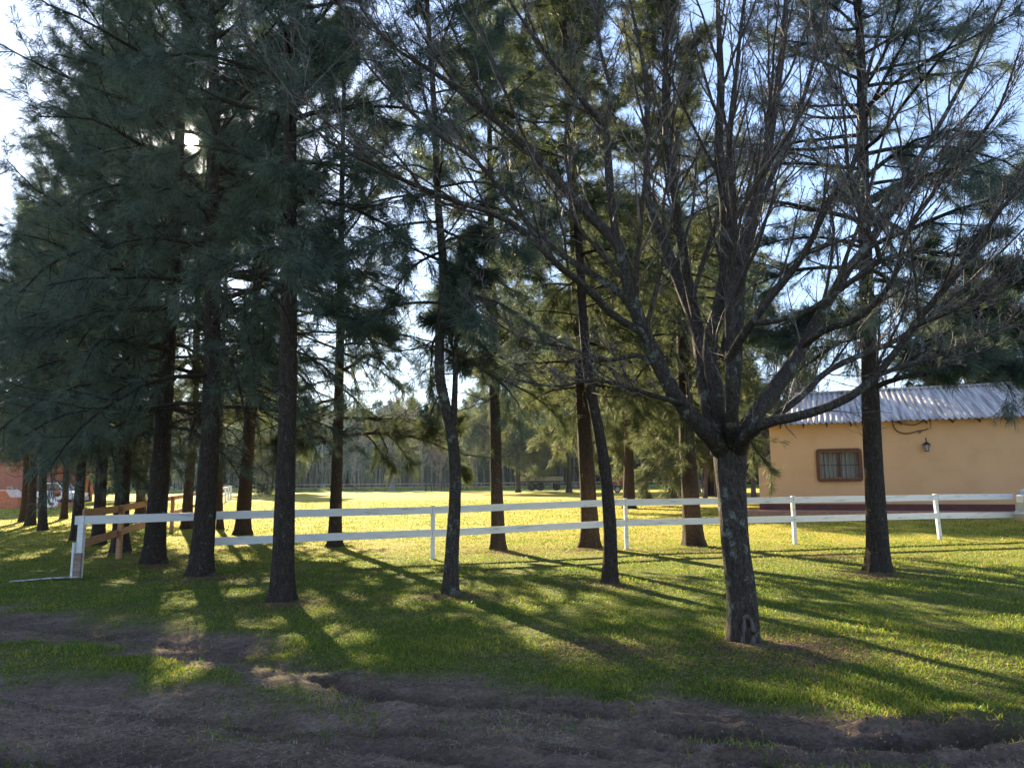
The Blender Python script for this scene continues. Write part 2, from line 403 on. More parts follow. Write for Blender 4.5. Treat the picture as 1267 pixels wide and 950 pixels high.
# ground: soil, lawn, dry patches; the 'dirt' attribute holds the plan of the track
def ground_mat():
    m = bpy.data.materials.new('ground'); m.use_nodes = True
    N = m.node_tree.nodes; L = m.node_tree.links; p = N['Principled BSDF']
    ge = N.new('ShaderNodeNewGeometry')
    def noise(sc, det=5, st=(1, 1, 1), ro=0.6):
        mp = N.new('ShaderNodeMapping'); mp.inputs['Scale'].default_value = st; L.new(ge.outputs['Position'], mp.inputs['Vector'])
        n = N.new('ShaderNodeTexNoise'); n.inputs['Scale'].default_value = sc; n.inputs['Detail'].default_value = det; n.inputs['Roughness'].default_value = ro
        L.new(mp.outputs[0], n.inputs['Vector']); return n.outputs['Fac']
    def ramp(f, stops):
        cr = N.new('ShaderNodeValToRGB'); e = cr.color_ramp.elements
        e[0].position, e[0].color = stops[0][0], (*stops[0][1], 1)
        e[1].position, e[1].color = stops[-1][0], (*stops[-1][1], 1)
        for q, c_ in stops[1:-1]:
            x = e.new(q); x.color = (*c_, 1)
        L.new(f, cr.inputs[0]); return cr.outputs[0]
    def mix(f, a, b):
        x = N.new('ShaderNodeMix'); x.data_type = 'RGBA'
        for i, s_ in ((0, f), (6, a), (7, b)):
            if hasattr(s_, 'is_linked'): L.new(s_, x.inputs[i])
            else: x.inputs[i].default_value = s_ if isinstance(s_, float) else (*s_, 1)
        return x.outputs[2]
    def mth(op, a, b=None, c_=None):
        n = N.new('ShaderNodeMath'); n.operation = op
        for i, x in enumerate((a, b, c_)):
            if x is None: continue
            if isinstance(x, (int, float)): n.inputs[i].default_value = x
            else: L.new(x, n.inputs[i])
        return n.outputs[0]
    at_ = N.new('ShaderNodeAttribute'); at_.attribute_name = 'dirt'
    sp = N.new('ShaderNodeSeparateXYZ'); L.new(ge.outputs['Position'], sp.inputs[0])
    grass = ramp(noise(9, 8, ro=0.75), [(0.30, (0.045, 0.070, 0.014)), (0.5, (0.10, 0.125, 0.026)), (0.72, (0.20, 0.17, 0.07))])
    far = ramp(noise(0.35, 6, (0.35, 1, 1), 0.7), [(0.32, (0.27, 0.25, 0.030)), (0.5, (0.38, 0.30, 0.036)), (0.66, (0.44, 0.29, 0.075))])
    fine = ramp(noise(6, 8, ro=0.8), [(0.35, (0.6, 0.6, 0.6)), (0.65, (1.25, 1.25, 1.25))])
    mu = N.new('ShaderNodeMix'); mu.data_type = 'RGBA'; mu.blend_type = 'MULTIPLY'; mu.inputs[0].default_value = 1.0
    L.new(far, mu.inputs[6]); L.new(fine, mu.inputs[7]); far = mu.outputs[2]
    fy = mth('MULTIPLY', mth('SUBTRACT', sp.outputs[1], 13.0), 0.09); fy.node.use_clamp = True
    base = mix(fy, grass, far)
    green = ramp(noise(1.3, 5), [(0.3, (0.05, 0.11, 0.02)), (0.7, (0.14, 0.20, 0.04))])
    g2 = mth('MULTIPLY', mth('SUBTRACT', mth('ADD', sp.outputs[1], mth('MULTIPLY', noise(0.15, 3), 20.0)), 108.0), 0.12); g2.node.use_clamp = True
    base = mix(g2, base, green)
    dry = mth('MULTIPLY', mth('SUBTRACT', noise(0.9, 6, ro=0.7), 0.56), 9.0); dry.node.use_clamp = True
    base = mix(mth('MULTIPLY', dry, 0.6), base, (0.24, 0.17, 0.10))
    soil = ramp(noise(3.0, 9, (0.5, 1.6, 1), 0.75), [(0.3, (0.115, 0.080, 0.060)), (0.5, (0.215, 0.153, 0.114)), (0.7, (0.36, 0.262, 0.197))])
    spk = ramp(noise(38, 6, (0.7, 1.2, 1), 0.8), [(0.38, (0.62, 0.62, 0.62)), (0.5, (1.0, 1.0, 1.0)), (0.64, (1.4, 1.37, 1.32))])
    ms_ = N.new('ShaderNodeMix'); ms_.data_type = 'RGBA'; ms_.blend_type = 'MULTIPLY'; ms_.inputs[0].default_value = 1.0
    L.new(soil, ms_.inputs[6]); L.new(spk, ms_.inputs[7]); soil = ms_.outputs[2]
    aw = N.new('ShaderNodeAttribute'); aw.attribute_name = 'rut_dark'  # mask of the darker rut soil, moisture and painted shade together
    soil = mix(mth('MULTIPLY', aw.outputs['Fac'], 0.85), soil, (0.040, 0.030, 0.025))
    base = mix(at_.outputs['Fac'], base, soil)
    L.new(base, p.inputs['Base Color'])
    p.inputs['Roughness'].default_value = 0.95; p.inputs['Specular IOR Level'].default_value = 0.1
    b = N.new('ShaderNodeBump'); b.inputs['Strength'].default_value = 1.0; b.inputs['Distance'].default_value = 0.07
    L.new(noise(9, 12, ro=0.8), b.inputs['Height']); L.new(b.outputs[0], p.inputs['Normal'])
    return m

def axis(segs):
    out = [segs[0][0]]
    for a, b, st in segs:
        n = max(1, int(round((b - a) / st)))
        out += list(np.linspace(a, b, n + 1)[1:])
    return np.array(out)
xs = axis([(-300, -120, 60), (-120, -30, 6), (-30, -9, 0.6), (-9, 8, 0.033), (8, 30, 0.6), (30, 120, 6), (120, 300, 60)])
ys = axis([(-60, 0, 10), (0, 3.4, 0.3), (3.4, 11.5, 0.033), (11.5, 16, 0.3), (16, 60, 1.2), (60, 180, 6), (180, 260, 20)])
X, Y = np.meshgrid(xs, ys, indexing='ij')
Z = gz(X, Y)
nx, ny = X.shape
g = Geo()
i = np.arange(nx - 1)[:, None] * ny + np.arange(ny - 1)[None, :]
g.add(np.stack([X, Y, Z], -1).reshape(-1, 3), np.stack([i, i + ny, i + ny + 1, i + 1], -1).reshape(-1, 4))
ground = g.build('ground', ground_mat())
tag(ground, 'lawn and muddy wheel track under the trees', kind='structure')
dm = np.zeros(X.shape)
nr = (Y < 16) & (Y > 1)
dm[nr] = dirt_mask(X[nr], Y[nr])
dm *= (np.abs(X) < 60)
rut_dark = np.zeros(X.shape)  # ruts darkened in colour: moist soil, plus painted shade for relief in flat light
for pts, w, d in RUTS:
    if d > 0.033: rut_dark[nr] = np.maximum(rut_dark[nr], np.exp(-(np.maximum(dist_line(X[nr], Y[nr], pts) + 0.08 * fbm(X[nr] * 3, Y[nr] * 5, 3, 31), 0) / (w * 1.5)) ** 2) * min(1, d * 12))
att = ground.data.attributes.new('rut_dark', 'FLOAT', 'POINT'); att.data.foreach_set('value', rut_dark.ravel().astype(np.float32))
att = ground.data.attributes.new('dirt', 'FLOAT', 'POINT')
att.data.foreach_set('value', dm.ravel().astype(np.float32))

# ---------------------------------------------------------------- grass, straw, clods
def blades(x, y, h, w, lean, lift=0.0, flat=0.0):
    n = len(x)
    z = gz(x, y)
    a = rng.uniform(0, 2 * math.pi, n)
    dx, dy = np.cos(a), np.sin(a)
    b = rng.uniform(0, 2 * math.pi, n); l = lean * rng.uniform(0.2, 1.3, n) * h
    base = np.stack([x, y, z - 0.004 + lift], -1)
    side = np.stack([dx * w, dy * w, np.zeros(n)], -1) * 0.5
    mid = base + np.stack([np.cos(b) * l * 0.35, np.sin(b) * l * 0.35, h * (0.62 - flat * 0.4)], -1)
    tip = base + np.stack([np.cos(b) * l, np.sin(b) * l, h * (1 - flat)], -1)
    V = np.stack([base - side, base + side, mid - side * 0.7, mid + side * 0.7, tip], 1)
    k = np.arange(n)[:, None] * 5
    return V.reshape(-1, 3), np.concatenate([k + np.array([[0, 1, 3]]), k + np.array([[0, 3, 2]]), k + np.array([[2, 3, 4]])])
def scatter(n, y0, y1, p, seed):
    r = np.random.default_rng(seed)
    u = r.random(n)
    y = (y0 ** (1 - p) + u * (y1 ** (1 - p) - y0 ** (1 - p))) ** (1 / (1 - p))
    x = (r.random(n) * 2 - 1) * (y * 0.74 + 0.6)
    return x, y
g = Geo()
x, y = scatter(560000, 4.0, 60, 1.25, 5)
dmk = np.zeros(len(x)); q = y < 16; dmk[q] = dirt_mask(x[q], y[q])
patch = 0.62 + 0.55 * fbm(x * 1.1, y * 1.1, 4, 50)
keep = (rng.random(len(x)) < (1 - dmk) ** 1.3 * np.clip(patch * 1.25 + 0.1, 0.10, 1) + 0.012 + 0.16 * (fbm(x * 1.6, y * 1.9, 4, 57) > 0.22)) & ~((x > 9.2) & (y > 28))
x, y = x[keep], y[keep]
h = (0.018 + 0.034 * rng.random(len(x)) ** 1.8) * (0.85 + 0.9 * np.clip(fbm(x * 1.7, y * 1.7, 3, 52), -0.5, 1)) * (1 + np.clip(y - 14, 0, 40) * 0.02)
V, F = blades(x, y, h, 0.0045 + 0.00065 * y, 1.1)
g.add(V, F, 0, False)
o = g.build('grass', M['grass_blade']); tag(o, 'short green lawn grass beneath the trees', 'grass', kind='stuff')
# straw and dead stalks lying on the soil
g = Geo()
x, y = scatter(170000, 4.0, 13, 1.3, 8)
dmk = dirt_mask(x, y)
cl = fbm(x * 1.3, y * 1.3, 4, 60)
keep = rng.random(len(x)) < np.where(dmk > 0.5, np.clip(cl * 1.3 + 0.22, 0.03, 1), np.clip(cl - 0.05, 0.05, 0.6))
x, y = x[keep], y[keep]
V, F = blades(x, y, 0.012 + 0.045 * rng.random(len(x)) ** 2.5, 0.0038 + 0 * x, 1.8, 0.004, 0.8)
g.add(V, F, 0, False)
o = g.build('dry_straw', M['straw']); tag(o, 'dry pale straw strewn over the muddy track', 'straw', kind='stuff')
# leaf litter around the stems
g = Geo()
spots = [G(920, 800), G(745, 800), G(250, 716), G(857, 680), G(1087, 712), G(348, 748), G(1000, 820), G(755, 725), G(1040, 690), G(980, 802), G(191, 700), G(149, 686), G(557, 738), G(617, 683), G(731, 680)]
lx = []; ly = []
for s_ in spots:
    n = 2600
    rr = rng.exponential(0.55, n); aa = rng.uniform(0, 6.283, n)
    lx.append(s_.x + rr * np.cos(aa) * 1.5); ly.append(s_.y + rr * np.sin(aa))
x2, y2 = scatter(26000, 4.5, 20, 1.3, 33)
kp = rng.random(len(x2)) < np.clip(fbm(x2 * 0.8, y2 * 0.8, 4, 61) * 1.6 + 0.15, 0.03, 1)
lx.append(x2[kp]); ly.append(y2[kp])
x = np.concatenate(lx); y = np.concatenate(ly)
V, F = blades(x, y, 0.02 + 0.03 * rng.random(len(x)), 0.014 + 0 * x, 1.6, 0.01, 0.75)
g.add(V, F, 0, False)
o = g.build('leaf_litter', M['litter']); tag(o, 'brown leaf litter scattered around the stems', 'leaf litter', kind='stuff')
# crumbs of soil
g = Geo()
x, y = scatter(60000, 4.0, 12, 1.2, 12)
keep = (dirt_mask(x, y) > 0.6) & (rng.random(len(x)) < np.clip(0.25 + fbm(x * 1.2, y * 2.5, 3, 70), 0.04, 1))
x, y = x[keep], y[keep]; z = gz(x, y)
OC = np.array([(1, 0, 0), (0, 1, 0), (-1, 0, 0), (0, -1, 0), (0, 0, 1), (0, 0, -1)], float)
OF = np.array([(0, 1, 4), (1, 2, 4), (2, 3, 4), (3, 0, 4), (1, 0, 5), (2, 1, 5), (3, 2, 5), (0, 3, 5)])
sz = 0.003 + 0.011 * rng.random(len(x)) ** 4
V = np.stack([x, y, z], -1)[:, None, :] + OC[None] * sz[:, None, None] * rng.uniform(0.5, 1.4, (len(x), 6, 3))
g.add(V.reshape(-1, 3), (np.arange(len(x))[:, None, None] * 6 + OF[None]).reshape(-1, 3), 0, False)
o = g.build('soil_crumbs', M['soil_clod']); tag(o, 'dark crumbs of churned soil on the track', 'soil', kind='stuff')

# ---------------------------------------------------------------- trees
def smooth_path(pts, n):
    P = np.array([tuple(p) for p in pts], float)
    m = len(P)
    if m == 2:
        t = np.linspace(0, 1, n)[:, None]; return P[0] * (1 - t) + P[1] * t
    E = np.concatenate([[2 * P[0] - P[1]], P, [2 * P[-1] - P[-2]]])
    dl = np.concatenate([[0], np.cumsum(np.linalg.norm(np.diff(P, axis=0), axis=1))])
    s = np.linspace(0, dl[-1], n)
    k = np.clip(np.searchsorted(dl, s, side='right') - 1, 0, m - 2)
    t = ((s - dl[k]) / np.maximum(dl[k + 1] - dl[k], 1e-9))[:, None]
    p0, p1, p2, p3 = E[k], E[k + 1], E[k + 2], E[k + 3]
    return 0.5 * (2 * p1 + (p2 - p0) * t + (2 * p0 - 5 * p1 + 4 * p2 - p3) * t ** 2 + (3 * p1 - p0 - 3 * p2 + p3) * t ** 3)

def kids(P, Rr, n, lf, ang, up, t0, M_, rf=0.6, rmin=0.002, r=rng, wig=0.12, upc=0.0, t1=0.97, tip=0.3, decay=0.5, rl=0.05):
    B, N, _ = P.shape
    t = np.linspace(t0, t1, n)[None, :] + r.uniform(-0.5, 0.5, (B, n)) * (t1 - t0) / n
    t = np.clip(t, 0.02, 0.99) * (N - 1)
    i0 = np.clip(np.floor(t).astype(int), 0, N - 2); f = (t - i0)[..., None]
    b = np.arange(B)[:, None]
    pos = P[b, i0] * (1 - f) + P[b, i0 + 1] * f
    tan = nrm(P[b, i0 + 1] - P[b, i0])
    rad = Rr[b, i0] * (1 - f[..., 0]) + Rr[b, i0 + 1] * f[..., 0]
    plen = np.linalg.norm(np.diff(P, axis=1), axis=2).sum(1)[:, None]
    rv = r.normal(size=(B, n, 3)); perp = nrm(rv - (rv * tan).sum(-1, keepdims=True) * tan)
    a = np.radians(r.uniform(ang[0], ang[1], (B, n)))[..., None]
    d = nrm(tan * np.cos(a) + perp * np.sin(a) + np.array([0, 0, up]))
    Ln = (lf * plen * (1 - decay * t / (N - 1)) * r.uniform(0.55, 1.35, (B, n)))
    C = B * n
    pos = pos.reshape(C, 3); d = d.reshape(C, 3); Ln = Ln.reshape(C); rad = np.minimum(rad.reshape(C) * rf, rl * Ln + 0.001)
    Q = np.empty((C, M_, 3)); Q[:, 0] = pos
    for j in range(1, M_):
        d = nrm(d + r.normal(size=(C, 3)) * wig + np.array([0, 0, upc]))
        Q[:, j] = Q[:, j - 1] + d * (Ln / (M_ - 1))[:, None]
    RR = np.maximum(rad[:, None] * np.linspace(1, tip, M_)[None, :], rmin)
    return Q, RR

SPOTS = [(235, 745, .42), (296, 728, .5), (225, 800, .5), (345, 784, .28), (392, 768, .42), (428, 800, .42), (366, 822, .48), (288, 690, .5), (205, 735, .35),
         (30, 690, .4), (70, 705, .3), (400, 740, .4), (240, 770, .3), (140, 722, .3), (455, 700, .4), (500, 712, .3), (950, 800, .3), (640, 770, .25), (330, 715, .3), (300, 770, .22)]
SPOTP = np.array([tuple(G(u, v)) for u, v, _ in SPOTS]); SPOTR = np.array([q_ for _, _, q_ in SPOTS])
def needles(geo, P, n_sp, n_nd, ln, w, r, t0=0.25, droop=0.15, spread=0.38, mi=0, clear=None):
    """tufts of fine needles along the twigs P"""
    B, N, _ = P.shape
    t = r.uniform(t0, 1, (B, n_sp)) * (N - 1)
    i0 = np.clip(np.floor(t).astype(int), 0, N - 2); f = (t - i0)[..., None]; b = np.arange(B)[:, None]
    pos = (P[b, i0] * (1 - f) + P[b, i0 + 1] * f).reshape(-1, 3)
    tan = nrm(P[b, i0 + 1] - P[b, i0]).reshape(-1, 3)
    d = nrm(tan + r.normal(size=tan.shape) * 0.5 + np.array([0, 0, -droop]))
    C = len(pos)
    if clear is not None:
        c0 = np.array([0, 0, CAMZ]) - clear; sd = np.array(tuple(SUN))
        rel = pos - c0; al = rel @ sd
        dd_ = np.linalg.norm(rel - al[:, None] * sd, axis=1) / np.maximum(al, 1)
        keep_ = (dd_ > 0.007 + 0.012 * r.random(C))
        for sp_, sr_ in zip(SPOTP - clear, SPOTR):
            rel = pos - sp_; al = rel @ sd
            dd_ = np.linalg.norm(rel - al[:, None] * sd, axis=1)
            keep_ &= ~((al > 2) & (dd_ < sr_ * (0.75 + 0.6 * r.random(C))))
        pos, d = pos[keep_], d[keep_]; C = len(pos)
    D = nrm(d[:, None, :] + r.normal(size=(C, n_nd, 3)) * spread + np.array([0, 0, -droop * 0.5]))
    o_ = pos[:, None, :] + d[:, None, :] * r.uniform(-0.2, 0.8, (C, n_nd, 1)) * ln
    L_ = ln * r.uniform(0.55, 1.25, (C, n_nd, 1))
    side = nrm(np.cross(D, r.normal(size=D.shape))) * w * 0.5
    mid = o_ + D * L_ * 0.5
    tip = o_ + D * L_ + np.array([0, 0, -0.12]) * L_
    V = np.stack([o_ - side * 0.6, mid + side, tip, mid - side], 2).reshape(-1, 3)
    k = np.arange(C * n_nd)[:, None] * 4
    geo.add(V, k + np.array([[0, 1, 2, 3]]), mi, False)

def stem(geo, P, Rr, k=22, seed=0, lobes=5, flare=0.65, ridg=0.05, mi=0):
    """a trunk with root flare and an uneven section"""
    N = len(P)
    T = nrm(np.gradient(P, axis=0)); U = nrm(np.cross(T, np.array([[0, 1.0, 0]]))); Wd = np.cross(T, U)
    a = np.arange(k) * 2 * math.pi / k
    h = (P[:, 2] - P[0, 2])[:, None]
    f = 1 + flare * np.exp(-h / 0.22) * (0.65 + 0.5 * np.cos(a[None, :] * lobes + seed)) + 0.16 * np.exp(-h / 0.9)
    nz = fbm(np.cos(a)[None, :] * 1.5 + seed * 3.7 + 0 * h, h * 1.3 + np.sin(a)[None, :] * 1.5, 3, seed % 7)
    f = f * (1 + ridg * nz * 2)
    V = P[:, None, :] + (Rr[:, None] * f)[..., None] * (np.cos(a)[None, :, None] * U[:, None, :] + np.sin(a)[None, :, None] * Wd[:, None, :])
    i = np.arange(N - 1)[:, None] * k; j = np.arange(k)[None, :]; j2 = (j + 1) % k
    geo.add(V.reshape(-1, 3), np.stack([i + j, i + j2, i + k + j2, i + k + j], -1).reshape(-1, 4), mi, True)

def casuarina(label, base, path, wpx, H, cb, Lm, nb, dens, leaf, bark, seed, dead=8, group=None, name='pine_tree', nw=0.0085, nl=0.175, nsub=12,
              fork=None, open_=0.0, boughs=None):
    r = np.random.default_rng(seed)
    if leaf == 'needle_dark' and base[0] < 300: Lm *= 1.22; cb -= (0.4 if base[0] > 90 else -0.5); nb = int(nb * 1.15); dens *= 0.85
    b = G(*base); Yd = b.y
    pts = [Vector((b.x, b.y, b.z - 0.12))] + [at(u, v, Yd) for u, v in path]
    last = pts[-1]; prev = pts[-2]
    slope = (last - prev) / max((last - prev).z, 0.1)
    zt = last.z; top = b.z + H
    k = 1
    while zt < top - 0.5:
        st = min(1.6, top - zt); zt += st
        q = pts[-1] + Vector((slope.x * st * 0.6 ** k + r.normal() * 0.06, r.normal() * 0.06, st)); pts.append(q); k += 1
    N = 56
    P = smooth_path(pts, N)
    rb = wpx / 2 / FPX * Yd * 0.92
    tt = np.clip((P[:, 2] - b.z) / H, 0, 1)
    Rr = rb * (0.10 + 0.90 * (1 - tt) ** 0.85)
    root = empty(name, tuple(b), 0, label, 'tree', group)
    off = np.array(tuple(b))
    g = Geo(); stem(g, P - off, Rr, 22, seed)
    # limbs
    hs = cb + (H - cb) * (np.linspace(0, 1, nb) ** 0.92 * 0.98) + r.uniform(-0.12, 0.12, nb)
    t = np.clip((hs - cb) / (H - cb), 0, 1)
    az = np.arange(nb) * 2.39996 + r.normal(size=nb) * 0.45
    el = np.radians(-8 + 62 * t ** 1.1 + r.normal(size=nb) * 9)
    ln = Lm * (np.minimum(0.62 + 1.3 * t, 1.0) * (1 - t) ** 0.62 + 0.13) * r.uniform(0.65, 1.2, nb)
    idx = np.interp(hs, P[:, 2] - b.z, np.arange(N))
    pos = np.stack([np.interp(idx, np.arange(N), P[:, c_]) for c_ in range(3)], -1) - off
    d = np.stack([np.cos(az) * np.cos(el), np.sin(az) * np.cos(el), np.sin(el)], -1)
    Mn = 9
    Q = np.empty((nb, Mn, 3)); Q[:, 0] = pos
    for j in range(1, Mn):
        cur = np.where(t < 0.35, 0.05 - 0.035 * j, 0.04)[:, None]
        d = nrm(d + r.normal(size=(nb, 3)) * 0.10 + np.concatenate([np.zeros((nb, 2)), cur], 1))
        Q[:, j] = Q[:, j - 1] + d * (ln / (Mn - 1))[:, None]
    if base[0] < 300:                         # a gap between the boughs towards the sun
        sd = np.array(tuple(SUN)); rel = Q + off - np.array([0, 0, CAMZ]); al = rel @ sd
        kq_ = (np.linalg.norm(rel - al[..., None] * sd, axis=-1) / np.maximum(al, 1)).min(1) > 0.0085
        Q = Q[kq_]; idx = idx[kq_]; ln = ln[kq_]
    br = np.minimum(np.interp(idx, np.arange(N), Rr) * 0.42, 0.014 * ln + 0.004)
    BR = br[:, None] * np.linspace(1, 0.22, Mn)[None, :]
    g.tubes(Q, BR, 6)
    if dead:
        hd = r.uniform(1.6, max(cb, 2.2) + 2.0, dead); ii = np.interp(hd, P[:, 2] - b.z, np.arange(N))
        pd = np.stack([np.interp(ii, np.arange(N), P[:, c_]) for c_ in range(3)], -1) - off
        aa = r.uniform(0, 6.283, dead); dd = np.stack([np.cos(aa), np.sin(aa), r.uniform(-0.3, 0.6, dead)], -1)
        QD = np.empty((dead, 8, 3)); QD[:, 0] = pd; ld = r.uniform(0.8, 2.2, dead)
        for j in range(1, 8):
            dd = nrm(dd + r.normal(size=dd.shape) * 0.16 + np.array([0, 0, 0.03])); QD[:, j] = QD[:, j - 1] + dd * (ld / 7)[:, None]
        RD = 0.012 * np.linspace(1, 0.3, 8)[None, :] * (ld / 1.5)[:, None]
        g.tubes(QD, RD, 5)
        q2, r2 = kids(QD, RD, 5, 0.42, (25, 60), 0.05, 0.25, 6, r=r, rmin=0.003)
        g.tubes(q2, r2, 4)
        q3, r3 = kids(q2, r2, 3, 0.5, (25, 60), 0.0, 0.25, 4, r=r, rmin=0.0025)
        g.tubes(q3, r3, 3)
    if fork:                                     # a second leader
        fp = [at(u, v, Yd + dy) for u, v, dy in fork]
        FP = smooth_path(fp, 26) - off
        FR = np.linspace(rb * 0.55, rb * 0.12, 26)
        g.tubes(FP, FR, 12)
        qf, rf_ = kids(FP[None], FR[None], 14, 0.28, (35, 75), 0.25, 0.3, Mn, r=r)
        g.tubes(qf, rf_, 5)
        Q = np.concatenate([Q, qf]); BR = np.concatenate([BR, rf_])
    if boughs:
        BQ = np.array([smooth_path([at(u, v, Yd + dy) for u, v, dy in bo], Mn) for bo in boughs]) - off
        BB = np.linspace(0.055, 0.012, Mn)[None, :] * np.ones((len(BQ), 1))
        g.tubes(BQ, BB, 7)
        Q = np.concatenate([Q, BQ]); BR = np.concatenate([BR, BB])
        ex, exr = kids(BQ, BB, 7, 0.36, (25, 60), 0.0, 0.2, Mn, r=r)
        g.tubes(ex, exr, 5); Q = np.concatenate([Q, ex]); BR = np.concatenate([BR, exr])
    # spreading twigs
    s1, r1 = kids(Q, BR, nsub, 0.42, (22, 58), 0.10, 0.22, 6, rf=0.5, rmin=0.0035, r=r, upc=0.02, t1=1.0)
    if open_:
        kp = r.random(len(s1)) > open_; s1, r1 = s1[kp], r1[kp]
    if base[0] < 300:
        rel = s1 + off - np.array([0, 0, CAMZ]); al = rel @ sd
        kq_ = (np.linalg.norm(rel - al[..., None] * sd, axis=-1) / np.maximum(al, 1)).min(1) > 0.009
        s1, r1 = s1[kq_], r1[kq_]
    g.tubes(s1, r1, 4)
    g.build('trunk', M[bark], root)
    f = Geo()
    per = max(6, int(round(16 * dens)))
    needles(f, s1, per, 15, nl, nw, r, 0.0, 0.16, 0.40, clear=off)
    needles(f, Q, int(26 * dens) + 2, 15, nl, nw, r, 0.3, 0.16, 0.40, clear=off)
    f.build('crown', M[leaf], root)
    return root

# the front stand: (label, base px, path px, width px, height, crown base, limb length, limbs, density, leaf, bark, seed, extra)
GS = 'evergreens of the stand by the fence'
T = []
def ct(*a, **k): T.append(casuarina(*a, group=GS, **k))
ct('straight grey evergreen trunk nearest the muddy track, left of the winding trunk', (348, 744), [(350, 690), (354, 560), (357, 420), (358, 300), (360, 100)], 27, 15.5, 4.2, 2.6, 74, 0.95, 'needle_dark', 'bark_dark', 21, dead=14)
ct('thick evergreen flaring wide at its foot, in front of the fence at the left', (248, 712), [(252, 660), (260, 540), (263, 420), (262, 300), (265, 120)], 27, 16, 3.4, 3.0, 84, 1.05, 'needle_dark', 'bark_dark', 22)
ct('evergreen with broad foot seen between the corner post and the flared trunk', (191, 697), [(193, 650), (200, 560), (207, 440), (215, 330), (223, 150)], 25, 16.5, 3.2, 3.1, 84, 1.05, 'needle_dark', 'bark_dark', 23)
ct('evergreen crossing the top rail of the white fence just right of the brown rails', (149, 683), [(150, 640), (155, 540), (158, 440), (160, 330), (160, 200)], 19, 14.5, 3.0, 2.9, 76, 1.05, 'needle_dark', 'bark_dark', 24)
ct('evergreen standing just behind the first brown fence post', (121, 674), [(124, 620), (127, 540), (128, 440), (128, 300)], 15, 14, 3.0, 2.8, 72, 1.05, 'needle_dark', 'bark_dark', 25)
ct('evergreen directly behind the end post of the white fence', (94, 668), [(96, 640), (101, 560), (104, 450), (104, 330)], 13, 13.0, 3.0, 2.9, 72, 1.05, 'needle_dark', 'bark_dark', 26)
ct('rightmost of the three close slim trunks at the left edge', (53, 656), [(53, 610), (54, 540), (56, 400)], 10, 11.6, 3.0, 3.0, 70, 1.05, 'needle_dark', 'bark_dark', 27)
ct('middle of the three close slim trunks at the left edge', (38, 650), [(40, 610), (42, 540), (42, 400)], 11, 11.0, 3.1, 3.0, 66, 1.0, 'needle_dark', 'bark_dark', 28)
ct('leftmost and thinnest of the three close slim trunks at the left edge', (28, 645), [(31, 610), (33, 540), (30, 420)], 8, 10.5, 3.2, 2.8, 60, 1.0, 'needle_dark', 'bark_brown', 29)
ct('slim evergreen in front of the white pickup bonnet', (79, 642), [(81, 610), (83, 540), (84, 400)], 8, 13.0, 3.6, 2.8, 64, 0.9, 'needle_green', 'bark_brown', 30)
ct('slim dark evergreen forking low behind the second brown fence post', (174, 640), [(174, 610), (171, 560), (168, 480), (168, 300)], 12, 15.5, 4.4, 2.6, 64, 0.8, 'needle_green', 'bark_brown', 31, fork=[(175, 612, 0), (181, 575, 0.1), (186, 530, 0.3), (192, 440, 0.5), (196, 300, 0.8)])
ct('evergreen leaning right behind the brown side fence, left of the flared trunk', (231, 654), [(233, 610), (239, 540), (243, 430), (246, 300)], 13, 16, 4.6, 3.8, 80, 1.0, 'needle_green', 'bark_brown', 32)
ct('thin evergreen half hidden behind the right side of the flared trunk', (272, 655), [(272, 610), (273, 540), (276, 420)], 8, 13.5, 4.6, 2.4, 52, 0.75, 'needle_green', 'bark_brown', 33)
ct('evergreen leaning right with torn bark at its foot behind the white fence', (300, 661), [(303, 610), (309, 530), (316, 400), (320, 250)], 18, 16.5, 4.2, 3.8, 84, 1.0, 'needle_green', 'bark_brown', 34)
ct('straight dark evergreen behind the white fence with a wide bough to the right', (414, 676), [(416, 610), (419, 500), (421, 400), (422, 300), (425, 120)], 16, 14.5, 3.4, 3.3, 66, 0.75, 'needle_green', 'bark_dark', 35, dead=12, open_=0.12,
   boughs=[[(421, 540, 0), (455, 536, -0.5), (500, 538, -0.9), (545, 552, -1.2), (572, 568, -1.3)], [(420, 560, 0), (395, 540, 0.5), (370, 545, 0.9), (350, 560, 1.2)]])
ct('slender winding evergreen trunk just right of a white fence post', (557, 735), [(559, 690), (563, 610), (561, 550), (551, 500), (544, 460), (545, 400), (549, 340), (542, 250), (537, 130)], 17, 12.0, 3.6, 2.3, 56, 0.70, 'needle_dark', 'bark_grey', 36, dead=16, open_=0.15,
   fork=[(561, 525, 0), (563, 480, 0.1), (565, 420, 0.3), (575, 360, 0.5), (588, 310, 0.7)])
ct('straight evergreen behind the fence, right of the winding trunk', (617, 680), [(615, 610), (612, 500), (610, 400), (607, 250), (605, 100)], 17, 15.0, 4.2, 2.5, 66, 0.8, 'needle_green', 'bark_dark', 37, dead=12, open_=0.1)
ct('thick reddish evergreen trunk behind the fence crossed by a curved thin one', (731, 677), [(728, 610), (722, 520), (717, 420), (711, 300), (702, 120)], 22, 15.5, 3.8, 2.9, 80, 0.95, 'needle_olive', 'bark_brown', 38)
ct('slim evergreen bending left in front of the thick reddish trunk', (755, 722), [(755, 660), (749, 585), (739, 525), (729, 470), (722, 400), (716, 300), (706, 180)], 17, 12.5, 4.8, 1.9, 50, 0.55, 'needle_green', 'bark_dark', 39, dead=12, open_=0.2)
ct('stout evergreen with mossy foot left of the bare tree, behind the fence', (859, 675), [(854, 610), (850, 540), (846, 430), (840, 300)], 24, 15.0, 3.4, 3.2, 84, 0.95, 'needle_olive', 'bark_brown', 40)
